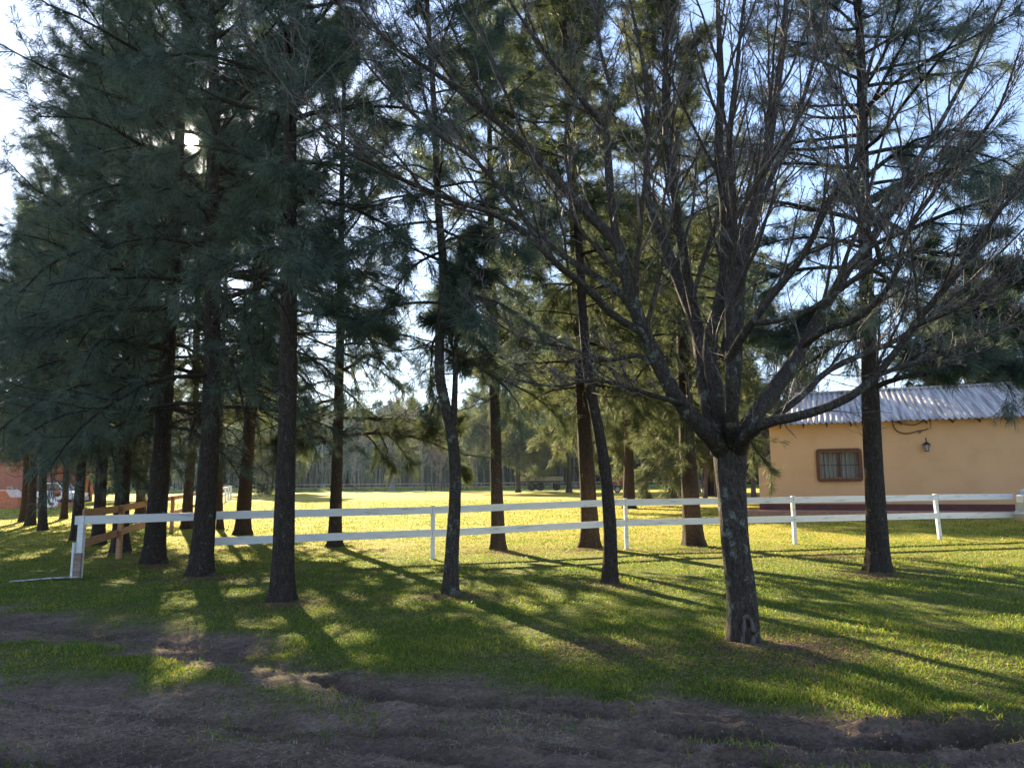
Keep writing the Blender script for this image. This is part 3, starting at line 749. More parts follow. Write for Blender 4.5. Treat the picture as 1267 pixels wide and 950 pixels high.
ct('dark evergreen in front of the house, right of the window', (1087, 707), [(1084, 640), (1080, 560), (1076, 450), (1072, 350), (1068, 220), (1065, 60)], 26, 14.5, 4.0, 3.5, 84, 0.85, 'needle_dark', 'bark_dark', 41, dead=14, open_=0.05,
   boughs=[[(1073, 484, 0), (1110, 468, -0.3), (1170, 458, -0.6), (1230, 446, -0.8), (1285, 452, -1.0)], [(1071, 330, 0), (1130, 312, -0.4), (1200, 318, -0.7), (1275, 340, -1)], [(1073, 410, 0), (1030, 392, 0.5), (985, 395, 0.9), (950, 410, 1.1)], [(1070, 250, 0), (1120, 225, 0.4), (1190, 215, 0.8), (1270, 222, 1.0)]])

# evergreens standing farther out in the paddock
GB = 'evergreens in the sunny paddock behind the fence'
def cb_(*a, **k): T.append(casuarina(*a, group=GB, **k))
cb_('broad old evergreen trunk in the sunny paddock between two front trunks', (779, 629), [(778, 600), (778, 500)], 15, 16, 4.2, 6.2, 90, 0.8, 'needle_olive', 'bark_brown', 51, nw=0.026, nl=0.42, dead=0)
cb_('far evergreen with low sweeping boughs just left of the stout mossy trunk', (833, 617), [(833, 600), (833, 500)], 11, 19, 3.6, 6.2, 78, 0.8, 'needle_olive', 'bark_brown', 52, nw=0.036, nl=0.55, dead=0)
cb_('far evergreen trunk just left of the bare tree trunk', (879, 613), [(879, 600), (879, 500)], 9, 21, 7.0, 7.0, 70, 0.7, 'needle_olive', 'bark_brown', 53, nw=0.04, nl=0.6, dead=0)
cb_('yellow green evergreen with drooping boughs behind the flatbed trailer', (641, 609), [(641, 600), (641, 560)], 6, 21, 5.6, 8.5, 84, 0.8, 'needle_olive', 'bark_brown', 54, nw=0.05, nl=0.75, dead=0)
cb_('yellow green evergreen beside the right end of the flatbed trailer', (704, 609), [(704, 600), (704, 560)], 7, 22, 5.6, 8.5, 84, 0.8, 'needle_olive', 'bark_brown', 55, nw=0.05, nl=0.75, dead=0)
cb_('distant olive evergreen seen left of the nearest grey trunk', (330, 611), [(330, 600), (331, 560)], 5, 16, 3.6, 6.0, 70, 0.8, 'needle_olive', 'bark_brown', 57, nw=0.05, nl=0.75, dead=0)
cb_('olive evergreen beside the brick building behind the pickup', (108, 620), [(108, 600), (108, 540)], 7, 14, 3.0, 4.6, 70, 0.8, 'needle_olive', 'bark_brown', 58, nw=0.035, nl=0.5, dead=0)
cb_('olive evergreen beyond the house roof near the blue tank', (1215, 622), [(1215, 600), (1215, 520)], 10, 10.5, 4.5, 4.5, 64, 0.8, 'needle_olive', 'bark_brown', 59, nw=0.03, nl=0.45, dead=0)

# ---------------------------------------------------------------- the bare tree in front
b0 = G(920, 792); D0 = b0.y
def limb(pts, n=26):                   # (u, v, depth, width px)
    P = smooth_path([at(u, v, d) for u, v, d, w in pts], n)
    w = np.interp(np.linspace(0, 1, n), np.linspace(0, 1, len(pts)), [w_ / 2 / FPX * d for u, v, d, w_ in pts])
    return P, w
LIMBS = [
 [(896, 560, D0, 26), (870, 530, 7.4, 24), (840, 497, 7.3, 21), (816, 453, 7.2, 20), (796, 409, 7.1, 19), (780, 363, 7.0, 17), (762, 299, 6.9, 14), (724, 262, 6.9, 12), (666, 197, 6.9, 10), (605, 142, 6.9, 8), (537, 90, 6.9, 6), (477, 50, 6.9, 4), (420, -30, 6.9, 3)],
 [(816, 450, 7.2, 12), (793, 411, 7.0, 11), (760, 392, 6.8, 11), (724, 354, 6.6, 10), (691, 329, 6.4, 9), (653, 291, 6.3, 9), (615, 266, 6.2, 8), (560, 248, 6.1, 7), (490, 219, 6.0, 6), (455, 200, 6.0, 5), (400, 170, 6.0, 4), (330, 90, 6.0, 3), (292, 10, 6.0, 2)],
 [(779, 372, 7.1, 10), (752, 351, 7.2, 9), (713, 327, 7.3, 8), (678, 302, 7.5, 7), (640, 262, 7.7, 6), (590, 200, 7.9, 5), (520, 150, 8.1, 4), (440, 60, 8.3, 3), (410, -30, 8.4, 2)],
 [(762, 302, 6.9, 12), (757, 250, 6.9, 10), (753, 191, 6.9, 9), (749, 159, 6.9, 9), (731, 137, 6.8, 7), (696, 93, 6.7, 6), (655, 38, 6.6, 5), (610, -30, 6.6, 4)],
 [(749, 162, 6.9, 8), (756, 115, 7.0, 6), (748, 82, 7.1, 5), (740, 44, 7.2, 4), (735, -40, 7.3, 3)],
 [(890, 560, D0, 22), (876, 500, 7.6, 21), (867, 437, 7.8, 19), (862, 404, 7.9, 17), (840, 349, 8.1, 14), (818, 290, 8.3, 12), (802, 250, 8.5, 11), (800, 190, 8.7, 9), (800, 110, 8.9, 7), (790, 50, 9.0, 5), (770, -40, 9.1, 4)],
 [(866, 412, 7.9, 13), (854, 360, 7.8, 13), (846, 315, 7.7, 13), (838, 262, 7.6, 11), (830, 215, 7.5, 10), (824, 160, 7.4, 9), (822, 100, 7.3, 7), (826, 40, 7.2, 6), (820, -40, 7.1, 4)],
 [(900, 560, D0, 24), (890, 500, 7.5, 22), (879, 450, 7.5, 20), (880, 410, 7.5, 19), (891, 375, 7.5, 18), (898, 330, 7.5, 17), (897, 252, 7.5, 15), (889, 183, 7.5, 13), (892, 115, 7.5, 11), (890, 50, 7.5, 8), (886, -50, 7.5, 6)],
 [(906, 560, D0, 22), (905, 500, 7.2, 17), (904, 430, 7.1, 15), (903, 350, 7.1, 13), (908, 280, 7.0, 10), (902, 180, 7.0, 8), (912, 80, 6.9, 6), (925, -40, 6.8, 4)],
 [(896, 440, 7.5, 14), (906, 390, 7.7, 15), (916, 310, 7.9, 15), (933, 252, 8.1, 14), (947, 197, 8.2, 13), (956, 150, 8.3, 12), (963, 100, 8.4, 11), (969, 50, 8.5, 9), (976, -50, 8.6, 7)],
 [(901, 446, 7.1, 12), (917, 418, 6.9, 12), (933, 396, 6.7, 11), (955, 365, 6.6, 10), (980, 336, 6.5, 9), (1004, 297, 6.4, 9), (1026, 249, 6.3, 8), (1054, 208, 6.2, 7), (1066, 160, 6.2, 6), (1072, 100, 6.1, 5), (1090, 30, 6.1, 4), (1100, -40, 6.1, 3)],
 [(933, 398, 6.7, 8), (955, 398, 6.5, 8), (999, 385, 6.3, 8), (1026, 368, 6.2, 8), (1059, 344, 6.1, 8), (1088, 322, 6.0, 7), (1082, 300, 5.9, 5), (1065, 270, 5.9, 4), (1052, 220, 5.9, 4), (1045, 150, 5.8, 3), (1035, 60, 5.8, 2)],
 [(912, 560, D0, 24), (925, 525, 7.5, 22), (943, 503, 7.7, 20), (962, 476, 7.9, 18), (982, 448, 8.1, 16), (1000, 415, 8.2, 14), (1015, 390, 8.3, 13), (1045, 340, 8.4, 11), (1075, 300, 8.5, 9), (1104, 256, 8.6, 8), (1130, 208, 8.7, 7), (1165, 150, 8.8, 6), (1200, 85, 8.8, 5), (1240, 0, 8.9, 3)],
 [(994, 428, 8.1, 9), (1022, 408, 7.8, 9), (1065, 392, 7.5, 8), (1105, 345, 7.2, 8), (1123, 285, 7.1, 7), (1153, 242, 7.0, 7), (1178, 204, 6.9, 6), (1213, 168, 6.9, 5), (1238, 130, 6.8, 4), (1262, 60, 6.8, 3)],
 [(912, 560, D0, 24), (924, 537, 7.3, 20), (944, 524, 7.1, 17), (982, 516, 6.9, 14), (1021, 505, 6.8, 13), (1059, 486, 6.7, 13), (1088, 461, 6.6, 11), (1109, 434, 6.5, 10), (1131, 403, 6.4, 10), (1157, 370, 6.3, 9), (1180, 345, 6.2, 8), (1204, 311, 6.2, 7), (1236, 262, 6.1, 6), (1270, 225, 6.1, 4), (1310, 180, 6.0, 3)],
 [(1131, 403, 6.4, 6), (1160, 392, 6.2, 6), (1190, 378, 6.1, 5), (1225, 355, 6.0, 5), (1267, 322, 5.9, 4), (1310, 290, 5.9, 3)],
 [(1080, 466, 6.6, 7), (1120, 452, 6.8, 6), (1160, 440, 7.0, 5), (1210, 420, 7.1, 4), (1267, 385, 7.2, 3)],
 [(920, 545, D0, 12), (940, 530, 7.8, 11), (958, 516, 8.1, 10), (993, 489, 8.4, 9), (1021, 461, 8.6, 8), (1059, 442, 8.8, 7), (1110, 420, 9.0, 6), (1170, 375, 9.2, 5), (1230, 320, 9.3, 4), (1280, 270, 9.4, 3)],
 [(905, 520, 7.7, 14), (910, 480, 8.0, 14), (914, 400, 8.2, 13), (918, 340, 8.4, 11), (930, 290, 8.5, 9), (950, 230, 8.7, 8), (985, 150, 8.9, 6), (1010, 60, 9.0, 5), (1030, -40, 9.1, 3)],
 [(850, 500, 7.3, 8), (818, 492, 7.0, 7), (780, 480, 6.8, 6), (735, 470, 6.6, 5), (690, 478, 6.5, 4), (640, 470, 6.4, 3)],
 [(813, 455, 7.2, 7), (790, 440, 7.5, 6), (750, 445, 7.7, 5), (700, 430, 7.9, 4), (640, 415, 8.0, 3), (590, 380, 8.1, 2)],
]
bt = empty('bare_tree', tuple(b0), 0, 'large leafless tree with many rising limbs and pale lichen, nearest tree to the muddy track', 'tree')
off = np.array(tuple(b0))
g = Geo()
TP = smooth_path([Vector((b0.x, b0.y, b0.z - 0.12)), at(918, 740, D0), at(910, 680, D0), at(906, 630, D0), at(903, 580, D0), at(902, 548, D0), at(903, 525, D0)], 44)
TR = np.interp(np.linspace(0, 1, 44), [0, 0.2, 0.5, 0.7, 0.85, 1], np.array([34, 33, 32, 34, 40, 40]) / 2 / FPX * D0)
stem(g, TP - off, TR, 36, 4, 4, 0.26, 0.05)
r = np.random.default_rng(77)
LP = []; LR = []
for L_ in LIMBS:
    P, w = limb(L_); LP.append(P - off); LR.append(w * np.linspace(0.95, 0.72, len(w)))
LP = np.array(LP); LR = np.array(LR)
g.tubes(LP, LR, 14)
g.build('trunk', M['bark_grey'], bt)
k1, kr1 = kids(LP, LR, 15, 0.31, (18, 44), 0.16, 0.24, 12, rf=0.45, r=r, wig=0.06, upc=0.035, decay=0.35, rmin=0.003, rl=0.013)
kq_ = ~((k1[:, :, 2].min(1) < 2.45) & (k1[:, :, 0].max(1) > 0.7)); k1, kr1 = k1[kq_], kr1[kq_]
k2, kr2 = kids(k1, kr1, 8, 0.42, (22, 48), 0.12, 0.15, 8, rf=0.6, r=r, wig=0.07, upc=0.03, rmin=0.0026, rl=0.012)
k2b, kr2b = kids(LP, LR, 10, 0.13, (30, 65), 0.2, 0.15, 7, rf=0.25, r=r, wig=0.08, upc=0.04, rmin=0.0026, rl=0.01)
k3, kr3 = kids(np.concatenate([k2]), np.concatenate([kr2]), 3, 0.42, (26, 52), 0.1, 0.2, 5, rf=0.65, r=r, wig=0.08, upc=0.03, rmin=0.0022, rl=0.02)
k4, kr4 = kids(k2b, kr2b, 4, 0.42, (25, 55), 0.15, 0.2, 5, rf=0.65, r=r, rmin=0.0022)
g = Geo()
g.tubes(k1, kr1, 7); g.build('branches', M['limb_grey'], bt)
g = Geo()
for P, w, k in ((k2, kr2, 5), (k2b, kr2b, 5), (k3, kr3, 3), (k4, kr4, 3)): g.tubes(P, w, k)
# winter buds on the tips and along the shoots
allp = np.concatenate([k3[:, -1], k4[:, -1], k2[:, -1]])
sz = 0.0055 * r.uniform(0.6, 1.4, len(allp))
V = allp[:, None, :] + OC[None] * sz[:, None, None] * np.array([[1, 1, 1.6]])
g.add(V.reshape(-1, 3), (np.arange(len(allp))[:, None, None] * 6 + OF[None]).reshape(-1, 3), 0, True)
g.build('twigs', M['twig'], bt)
# the old wound at the foot: a scar rolled round by callus
g = Geo()
ring = []
for a in np.linspace(-0.1, math.pi + 0.1, 13):
    ring.append((b0.x - 0.01 + 0.055 * math.cos(a) + 0.012 * math.sin(3 * a), b0.y - 0.198 + 0.012 * math.sin(a) + 0.03 * abs(math.cos(a)) ** 2 * 0.6, b0.z + 0.02 + 0.25 * math.sin(a)))
Pw = smooth_path([Vector(p) for p in ring], 30) - off
g.tubes(Pw, np.full(30, 0.021) * (1 + 0.2 * np.sin(np.arange(30))), 8)
g.build('bark_scar', mat('scar_wood', [(0.045, 0.036, 0.03), (0.15, 0.125, 0.105)], 20, (1, 1, 0.3), 0.8, bump=0.6), bt)

# a leafless tree outside the frame on the left whose shoots reach into the corner
def small_bare(label, base, H, seed, n1, matn='pale_bark', tw='twig', name='bare_tree', group=None, r0=0.12, sp=0.5, rm=0.003, lv=3, lens=0.34):
    r = np.random.default_rng(seed)
    root = empty(name, base, 0, label, 'tree', group)
    g = Geo()
    P = smooth_path([Vector((0, 0, -0.1)), Vector((r.normal() * 0.03 * H, r.normal() * 0.03 * H, H * 0.35)), Vector((r.normal() * 0.05 * H, r.normal() * 0.05 * H, H * 0.7)), Vector((r.normal() * 0.08 * H, 0, H))], 30)
    Rr = r0 * np.linspace(1, 0.12, 30)
    stem(g, P, Rr, 12, seed)
    a, ar = kids(P[None], Rr[None], n1, lens, (28, 52), sp, 0.22, 10, rf=0.5, r=r, upc=0.06, decay=0.45, rmin=rm)
    g.tubes(a, ar, 5)
    g.build('trunk', M[matn], root)
    g = Geo()
    b, br = kids(a, ar, 8, 0.42, (22, 50), 0.2, 0.15, 7, rf=0.55, r=r, upc=0.04, rmin=rm)
    g.tubes(b, br, 4)
    if lv > 2:
        c_, cr_ = kids(b, br, 5, 0.45, (22, 50), 0.1, 0.2, 5, rf=0.6, r=r, upc=0.02, rmin=rm)
        g.tubes(c_, cr_, 3)
    g.build('twigs', M[tw], root)
    return root
p = at(-215, 640, 9.5)
small_bare('leafless tree at the left edge with budded shoots in the top left corner', (p.x, 9.5, 0), 8.2, 5, 26, r0=0.12, sp=0.35, lens=0.36, rm=0.004)
p = at(492, 609, 118)
small_bare('grey leafless tree with a forked crown standing before the far fence', (p.x, 112, float(gz0(p.x, 112))), 12, 6, 18, r0=0.42, rm=0.03, sp=0.8)
p = at(548, 609, 112)
small_bare('low pinkish leafless tree inside a ring of stakes before the far fence', (p.x, 108, float(gz0(p.x, 108))), 8.5, 7, 34, 'twig_red', 'twig_red', r0=0.25, rm=0.034, sp=0.25, lens=0.42)
for u_, Y_, H_, lb_ in ((588, 118, 12, 'pinkish leafless tree between the winding trunk and the straight one, far off'), (440, 122, 11, 'pinkish leafless tree far off beyond the bough of the dark evergreen'), (522, 121, 13, 'taller pinkish leafless tree far off, left of the ring of stakes')):
    q_ = at(u_, 600, Y_)
    small_bare(lb_, (q_.x, Y_, float(gz0(q_.x, Y_))), H_, int(u_), 30, 'twig_red', 'twig_red', r0=0.2, rm=0.034, sp=0.4, lens=0.36)
st = empty('tree_guard', (p.x, 108, float(gz0(p.x, 108))), 0, 'ring of dark wooden stakes around the low pinkish leafless tree', 'tree guard')
for q in range(9):
    a = q * 2 * math.pi / 9
    g = Geo(); g.box((2.2 * math.cos(a), 2.2 * math.sin(a), 0.6), (0.06, 0.06, 0.7)); g.build('stake', M['bark_brown'], st)
for z in (0.5, 1.1):
    g = Geo(); a = np.linspace(0, 2 * math.pi, 25); g.tubes(np.stack([2.26 * np.cos(a), 2.26 * np.sin(a), z + 0 * a], -1), np.full(25, 0.04), 4); g.build('hoop', M['bark_brown'], st)

# reddish leafless wood to the left of and behind the house: four kinds, copied
BW = 'reddish leafless trees behind the house'
LBW = 'slim reddish leafless tree in the thicket behind the house'
protos = []
rr_ = random.Random(5)
spots = []
for q in range(46):
    Yq = rr_.uniform(44, 74); u = rr_.uniform(862, 1010) if q < 32 else rr_.uniform(1000, 1290)
    p = at(u, 600, Yq); spots.append((p.x, Yq))
for q, (px_, py_) in enumerate(spots):
    loc = (px_, py_, float(gz0(px_, py_)))
    if q < 4:
        protos.append(small_bare(LBW, loc, 8.5 + q * 0.6, 60 + q, 20, 'twig_red', 'twig_red', group=BW, r0=0.11, rm=0.012, sp=0.7, lens=0.30))
    else:
        copy_thing(protos[q % 4], loc, rr_.uniform(0, 6.28), rr_.uniform(0.8, 1.15))

# the plantation beyond the far fence
def plantation_proto(seed, loc):
    r = np.random.default_rng(seed)
    root = empty('plantation_tree', loc, 0, 'slender straight tree in the dark rows of the plantation beyond the far fence', 'tree', 'plantation trees beyond the far fence')
    H = 15.0
    P = smooth_path([Vector((0, 0, -0.1)), Vector((r.normal() * 0.1, 0, 5)), Vector((r.normal() * 0.25, 0, 10)), Vector((r.normal() * 0.3, 0, H))], 16)
    g = Geo(); g.tubes(P, 0.17 * np.linspace(1, 0.2, 16), 8)
    nb = 30
    hs = np.linspace(5.0, 14.6, nb); az = np.arange(nb) * 2.4 + r.normal(size=nb) * 0.4
    t = (hs - 5) / 9.6
    ln = (2.3 * (1 - t) ** 0.6 + 0.5) * r.uniform(0.7, 1.2, nb); el = np.radians(5 + 45 * t)
    s_ = np.stack([0 * hs, 0 * hs, hs], -1); d = np.stack([np.cos(az) * np.cos(el), np.sin(az) * np.cos(el), np.sin(el)], -1)
    tt = np.linspace(0, 1, 6)[None, :, None]
    Q = s_[:, None, :] + d[:, None, :] * ln[:, None, None] * tt + np.array([0, 0, -0.3]) * tt ** 2
    QR = 0.04 * np.linspace(1, 0.3, 6)[None, :] * np.ones((nb, 1))
    g.tubes(Q, QR, 4); g.build('trunk', M['pale_bark'], root)
    s1, r1 = kids(Q, QR, 6, 0.45, (25, 60), 0.05, 0.2, 4, r=r)
    f = Geo(); needles(f, s1, 3, 9, 0.6, 0.07, r, 0.1, 0.1); needles(f, Q, 5, 9, 0.6, 0.07, r, 0.2, 0.1)
    f.build('crown', M['needle_far'], root)
    return root
pp = []
rr_ = random.Random(9)
q = 0
for row in range(6):
    Yr = 132 + row * 4.5
    for c_ in range(44):
        xx = -96 + c_ * 4.1 + rr_.uniform(-0.9, 0.9) + (row % 2) * 2
        if xx > 64: continue
        loc = (xx, Yr + rr_.uniform(-0.8, 0.8), 0.5)
        if q < 4: pp.append(plantation_proto(80 + q, loc))
        else: copy_thing(pp[rr_.randrange(4)], loc, rr_.uniform(0, 6.28), rr_.uniform(0.86, 1.12))
        q += 1
# the mass of the same wood behind, uncountable
g = Geo(); r = np.random.default_rng(90)
n = 6500
px_ = r.uniform(-170, 160, n); py_ = r.uniform(158, 235, n); hh = r.uniform(11, 15, n)
tt = np.linspace(0, 1, 4)
P = np.stack([px_[:, None] + 0 * tt, py_[:, None] + 0 * tt, 0.4 + hh[:, None] * tt[None, :]], -1)
g.tubes(P, 0.27 * np.linspace(1, 0.4, 4)[None, :] * np.ones((n, 1)), 5, 0)
kq, kr = kids(P, 0.1 * np.ones((n, 4)), 6, 0.17, (40, 90), 0.1, 0.35, 4, r=r)
needles(g, kq, 2, 6, 1.4, 0.45, r, 0.0, 0.1, 0.6, 1)
o = g.build('distant_wood', [M['bark_dark'], M['needle_far']])  # darker bark puts the shade inside the wood into its colour
tag(o, 'distant mass of plantation wood fading behind the rows of slender trees', 'wood', kind='stuff')
# tall weeds along the far fence
g = Geo(); r = np.random.default_rng(91)
n = 26000
x = r.uniform(-70, 45, n); y = 112 + 12 * r.random(n); kp = fbm(x * 0.2, y * 0.25, 3, 95) > -0.15; x, y = x[kp], y[kp]
V, F = blades(x, y, 0.25 + 0.35 * r.random(len(x)), 0.07 + 0 * x, 0.7)
g.add(V, F, 0, False)
o = g.build('weeds', M['grass_blade']); tag(o, 'rank green weeds along the far wooden fence', 'weeds', kind='stuff')

# ---------------------------------------------------------------- fences
def board(a, b, w, h, mi=0):
    g = Geo(); g.bar(a, b, w, h, mi); return g
wf_pts = [G(92, 716), G(243, 703), G(535, 692), G(776, 680), G(985, 673), G(1165, 667)]
wf_pts[1] = Vector((-5.95, 14.25, float(gz0(-5.95, 14.25))))
e_ = G(1259, 664); wf_pts.append(e_)
tops = [at(92, 638, wf_pts[0].y).z, None, at(535, 626, wf_pts[2].y).z, at(776, 617, wf_pts[3].y).z, at(985, 614, wf_pts[4].y).z, at(1165, 611.5, wf_pts[5].y).z, at(1257, 610.5, wf_pts[6].y).z]
tops[1] = (tops[0] + tops[2]) / 2
wf = empty('white_fence', tuple(wf_pts[2]), 0, 'white two-rail board fence running across the lawn, lower board missing from its left bay', 'fence')
of = wf_pts[2]
for q, p in enumerate(wf_pts[:-1]):
    g = Geo()
    if q == 0:
        g.bar(p + Vector((0.02, 0.08, -0.1)) - of, Vector((p.x + 0.03, p.y + 0.08, tops[q])) - of, 0.10, 0.10)
    else:
        g.bar(p + Vector((0.0, 0.06, -0.1)) - of, Vector((p.x + (-0.05 if q == 5 else 0.0), p.y + 0.06, tops[q] + 0.01)) - of, 0.085, 0.085)
    g.build('post', M['white_paint'], wf, bevel=0.004)
for q in range(len(wf_pts) - 1):
    a, b = wf_pts[q], wf_pts[q + 1]
    for lv, dz in (('t', 0.075), ('l', 0.56)):
        if lv == 'l' and q == 0: continue
        za, zb = tops[q] - dz + random.uniform(-.012, .012), tops[q + 1] - dz + random.uniform(-.012, .012)
        aa = Vector((a.x - (0.06 if q == 0 else 0), a.y, za)); bb = Vector((b.x - 0.012, b.y, zb))
        o = board(aa - of, bb - of, 0.028, 0.15).build('rail', M['white_paint'], wf, bevel=0.003)
p = wf_pts[0]
g = Geo(); g.bar(p + Vector((-0.055, 0.02, -0.1)) - of, p + Vector((-0.05, 0.02, 0.62)) - of, 0.035, 0.07); g.build('splice', M['white_paint'], wf)
g = Geo(); g.bar(p + Vector((0.035, 0.0, -0.1)) - of, p + Vector((0.045, 0.0, 0.44)) - of, 0.12, 0.05); g.build('unpainted_post_foot', M['old_wood'], wf)
pl = empty('fallen_board', tuple(G(55, 718)), 0, 'white board lying in the grass by the foot of the corner post', 'board')
a = G(12, 720) + Vector((0, 0, 0.012)); b = G(100, 716) + Vector((0, 0, 0.035)); pv = G(55, 718)
pg_ = Geo()
wp_ = [a - pv, a.lerp(b, 0.3) - pv + Vector((0, 0.03, 0.004)), a.lerp(b, 0.62) - pv + Vector((0, -0.01, 0.016)), b - pv]
for q in range(3): pg_.bar(wp_[q] + Vector((0, 0, 0.0005 * q)), wp_[q + 1] + Vector((0.004, 0, 0.0005 * q)), 0.13 - 0.012 * q, 0.012)
pg_.build('plank', M['weathered_white'], pl)

# unpainted side fence running back into the paddock
bf = empty('brown_fence', tuple(wf_pts[0] + Vector((0.1, 0.3, 0))), 0, 'bare timber two-rail fence running back from the corner post into the paddock', 'fence')
ob = wf_pts[0] + Vector((0.1, 0.3, 0))
def bfx(y): return -7.64 - 0.33 * (y - 13.4)
yp = [13.7, 17.0, 21.2, 26.5, 32, 37, 42, 47, 52, 57]
prev = None
for q, yy in enumerate(yp):
    x_ = bfx(yy); z_ = float(gz0(x_, yy)); tp = z_ + 1.18
    if q > 0:
        g = Geo(); g.bar(Vector((x_, yy, z_ - 0.1)) - ob, Vector((x_ + 0.02 * math.sin(q * 2.1), yy, tp)) - ob, 0.10, 0.10); g.build('post', M['raw_wood'], bf, bevel=0.004)
    if prev:
        for dz in (0.08, 0.62):
            board(Vector((prev[0] - 0.06, prev[1], prev[2] - dz)) - ob, Vector((x_ - 0.06, yy - 0.01, tp - dz)) - ob, 0.03, 0.15).build('rail', M['raw_wood'], bf)
    prev = (x_, yy, tp)
wf2 = empty('white_fence', (bfx(57), 57, 0.2), 0, 'short far stretch of white board fence at the end of the bare timber fence', 'fence')
o2 = Vector((bfx(57), 57, 0.2)); prev = (bfx(57), 57, 0.195 + 1.18)
for yy in (62, 67, 72):
    x_ = bfx(yy); z_ = float(gz0(x_, yy)); tp = z_ + 1.2
    g = Geo(); g.bar(Vector((x_, yy, z_ - 0.1)) - o2, Vector((x_, yy, tp)) - o2, 0.12, 0.12); g.build('post', M['white_paint'], wf2)
    for dz in (0.08, 0.62):
        board(Vector((prev[0] - 0.06, prev[1], prev[2] - dz)) - o2, Vector((x_ - 0.06, yy, tp - dz)) - o2, 0.03, 0.15).build('rail', M['white_paint'], wf2)
    prev = (x_, yy, tp)

ff = empty('far_fence', (0, 124, 0.5), 0, 'long low brown rail fence along the plantation at the far side of the paddock', 'fence')
xf = np.arange(-52, 40, 5.2)
for q, x_ in enumerate(xf):
    g = Geo(); g.box((x_, 0, 0.5), (0.09, 0.09, 0.6)); g.build('post', M['old_wood'], ff)
    if q < len(xf) - 1:
        for z_ in (0.45, 0.98):
            g = Geo(); g.bar((x_, -0.12, z_), (xf[q + 1] - 0.03, -0.12, z_), 0.05, 0.17); g.build('rail', M['old_wood'], ff)

# ---------------------------------------------------------------- the house
M['wall_paint'] = mat('wall_paint', [(0.62, 0.36, 0.18), (0.67, 0.395, 0.20), (0.70, 0.42, 0.215)], 1.1, rough=0.85, bump=0.15, bscale=60, spec=0.2, lo=0.3, hi=0.7)
M['plinth'] = mat('plinth', [(0.10, 0.04, 0.035), (0.14, 0.055, 0.045)], 4, rough=0.7)
M['roof_metal'] = mat('roof_metal', [(0.13, 0.10, 0.095), (0.40, 0.35, 0.32), (0.70, 0.63, 0.56)], 1.6, (5, 0.25, 0.5), 0.6, metal=0.0, lo=0.3, hi=0.7)  # rust-brown streaks, with the corrugation's light and shade painted in
M['dark_wood'] = mat('dark_wood', [(0.085, 0.032, 0.018), (0.15, 0.06, 0.032)], 8, (1, 1, 4), 0.55, bump=0.2)
M['black_iron'] = mat('black_iron', [(0.015, 0.015, 0.016), (0.03, 0.03, 0.032)], 8, rough=0.5)
M['curtain'] = mat('curtain', [(0.20, 0.19, 0.16), (0.42, 0.40, 0.35)], 9, (6, 1, 0.2), 0.9, lo=0.35, hi=0.65)
M['brick_paving'] = mat('brick_paving', [(0.34, 0.17, 0.12), (0.45, 0.25, 0.18)], 9, rough=0.9)
M['tank_blue'] = mat('tank_blue', [(0.015, 0.07, 0.30), (0.025, 0.10, 0.38)], 3, rough=0.4)
M['glass'] = mat('glass', [(0.30, 0.30, 0.30), (0.45, 0.45, 0.45)], 3, rough=0.08, spec=0.8)
ang = math.atan2(-2.6, 6.3)
HO = at(957, 631, 30.3); HZ = HO.z
HO = Vector((HO.x, HO.y, HZ))
ca, sa = math.cos(ang), math.sin(ang)
def fac(u, v, back=0.0):            # line of sight onto the facade plane -> local x, z
    d = ray(u, v); n_ = Vector((-sa, ca, 0)); o_ = HO + n_ * back
    t = (o_ - Vector((0, 0, CAMZ))).dot(n_) / d.dot(n_)
    p = Vector((0, 0, CAMZ)) + d * t - HO
    return p.x * ca + p.y * sa, p.z
house = empty('house', tuple(HO), ang, 'ochre single-storey house with corrugated metal roof at the right', 'house')
WL = 17.0; WDp = 7.0
ez = fac(985, 525)[1]; pz = fac(960, 623)[1]
# wall with an opening for the window
wx0, wz1 = fac(1014, 560); wx1, wz0 = fac(1064, 591)
g = Geo()
def wallbox(x0, x1, z0, z1, y0=0.0, y1=0.25): g.box(((x0 + x1) / 2, (y0 + y1) / 2, (z0 + z1) / 2), ((x1 - x0) / 2, (y1 - y0) / 2, (z1 - z0) / 2))
wallbox(0, wx0, pz, ez); wallbox(wx1, WL, pz, ez); wallbox(wx0, wx1, pz, wz0); wallbox(wx0, wx1, wz1, ez)
wallbox(0, 0.25, pz, ez, 0.25, WDp); wallbox(WL - 0.25, WL, pz, ez, 0.25, WDp); wallbox(0.25, WL - 0.25, pz, ez, WDp - 0.25, WDp)
g.build('wall', M['wall_paint'], house)
g = Geo(); wallbox(-0.03, WL + 0.03, -0.4, pz - 0.002, -0.03, WDp + 0.03); g.build('plinth', M['plinth'], house)
# corrugated roof: two slopes with hipped left end
yb = 4.3; rz = fac(1010, 487, yb)[1]; ex0 = -0.15; rx0 = ex0 + 1.1
nxr = int(WL / 0.025); xg = np.linspace(0, 1, nxr)
g = Geo()
def slope(x0e, x0r, x1, ye, ze, yr, zr):
    V = []; wv = []
    X_ = np.linspace(x0e, x1, nxr)
    rows = 9
    Pp = []
    for k in range(rows):
        s_ = k / (rows - 1)
        lim = x0e + (x0r - x0e) * s_
        xx = np.maximum(X_, lim)
        zz = ze + (zr - ze) * s_ + 0.032 * np.sin(xx * 2 * math.pi / 0.21)
        Pp.append(np.stack([xx, ye + (yr - ye) * s_ + 0 * xx, zz], -1))
    Pp = np.array(Pp)
    i = np.arange(rows - 1)[:, None] * nxr + np.arange(nxr - 1)[None, :]
    g.add(Pp.reshape(-1, 3), np.stack([i, i + 1, i + nxr + 1, i + nxr], -1).reshape(-1, 4), 0, True)
slope(ex0, rx0, WL + 0.3, -0.42, ez - 0.02, yb, rz)
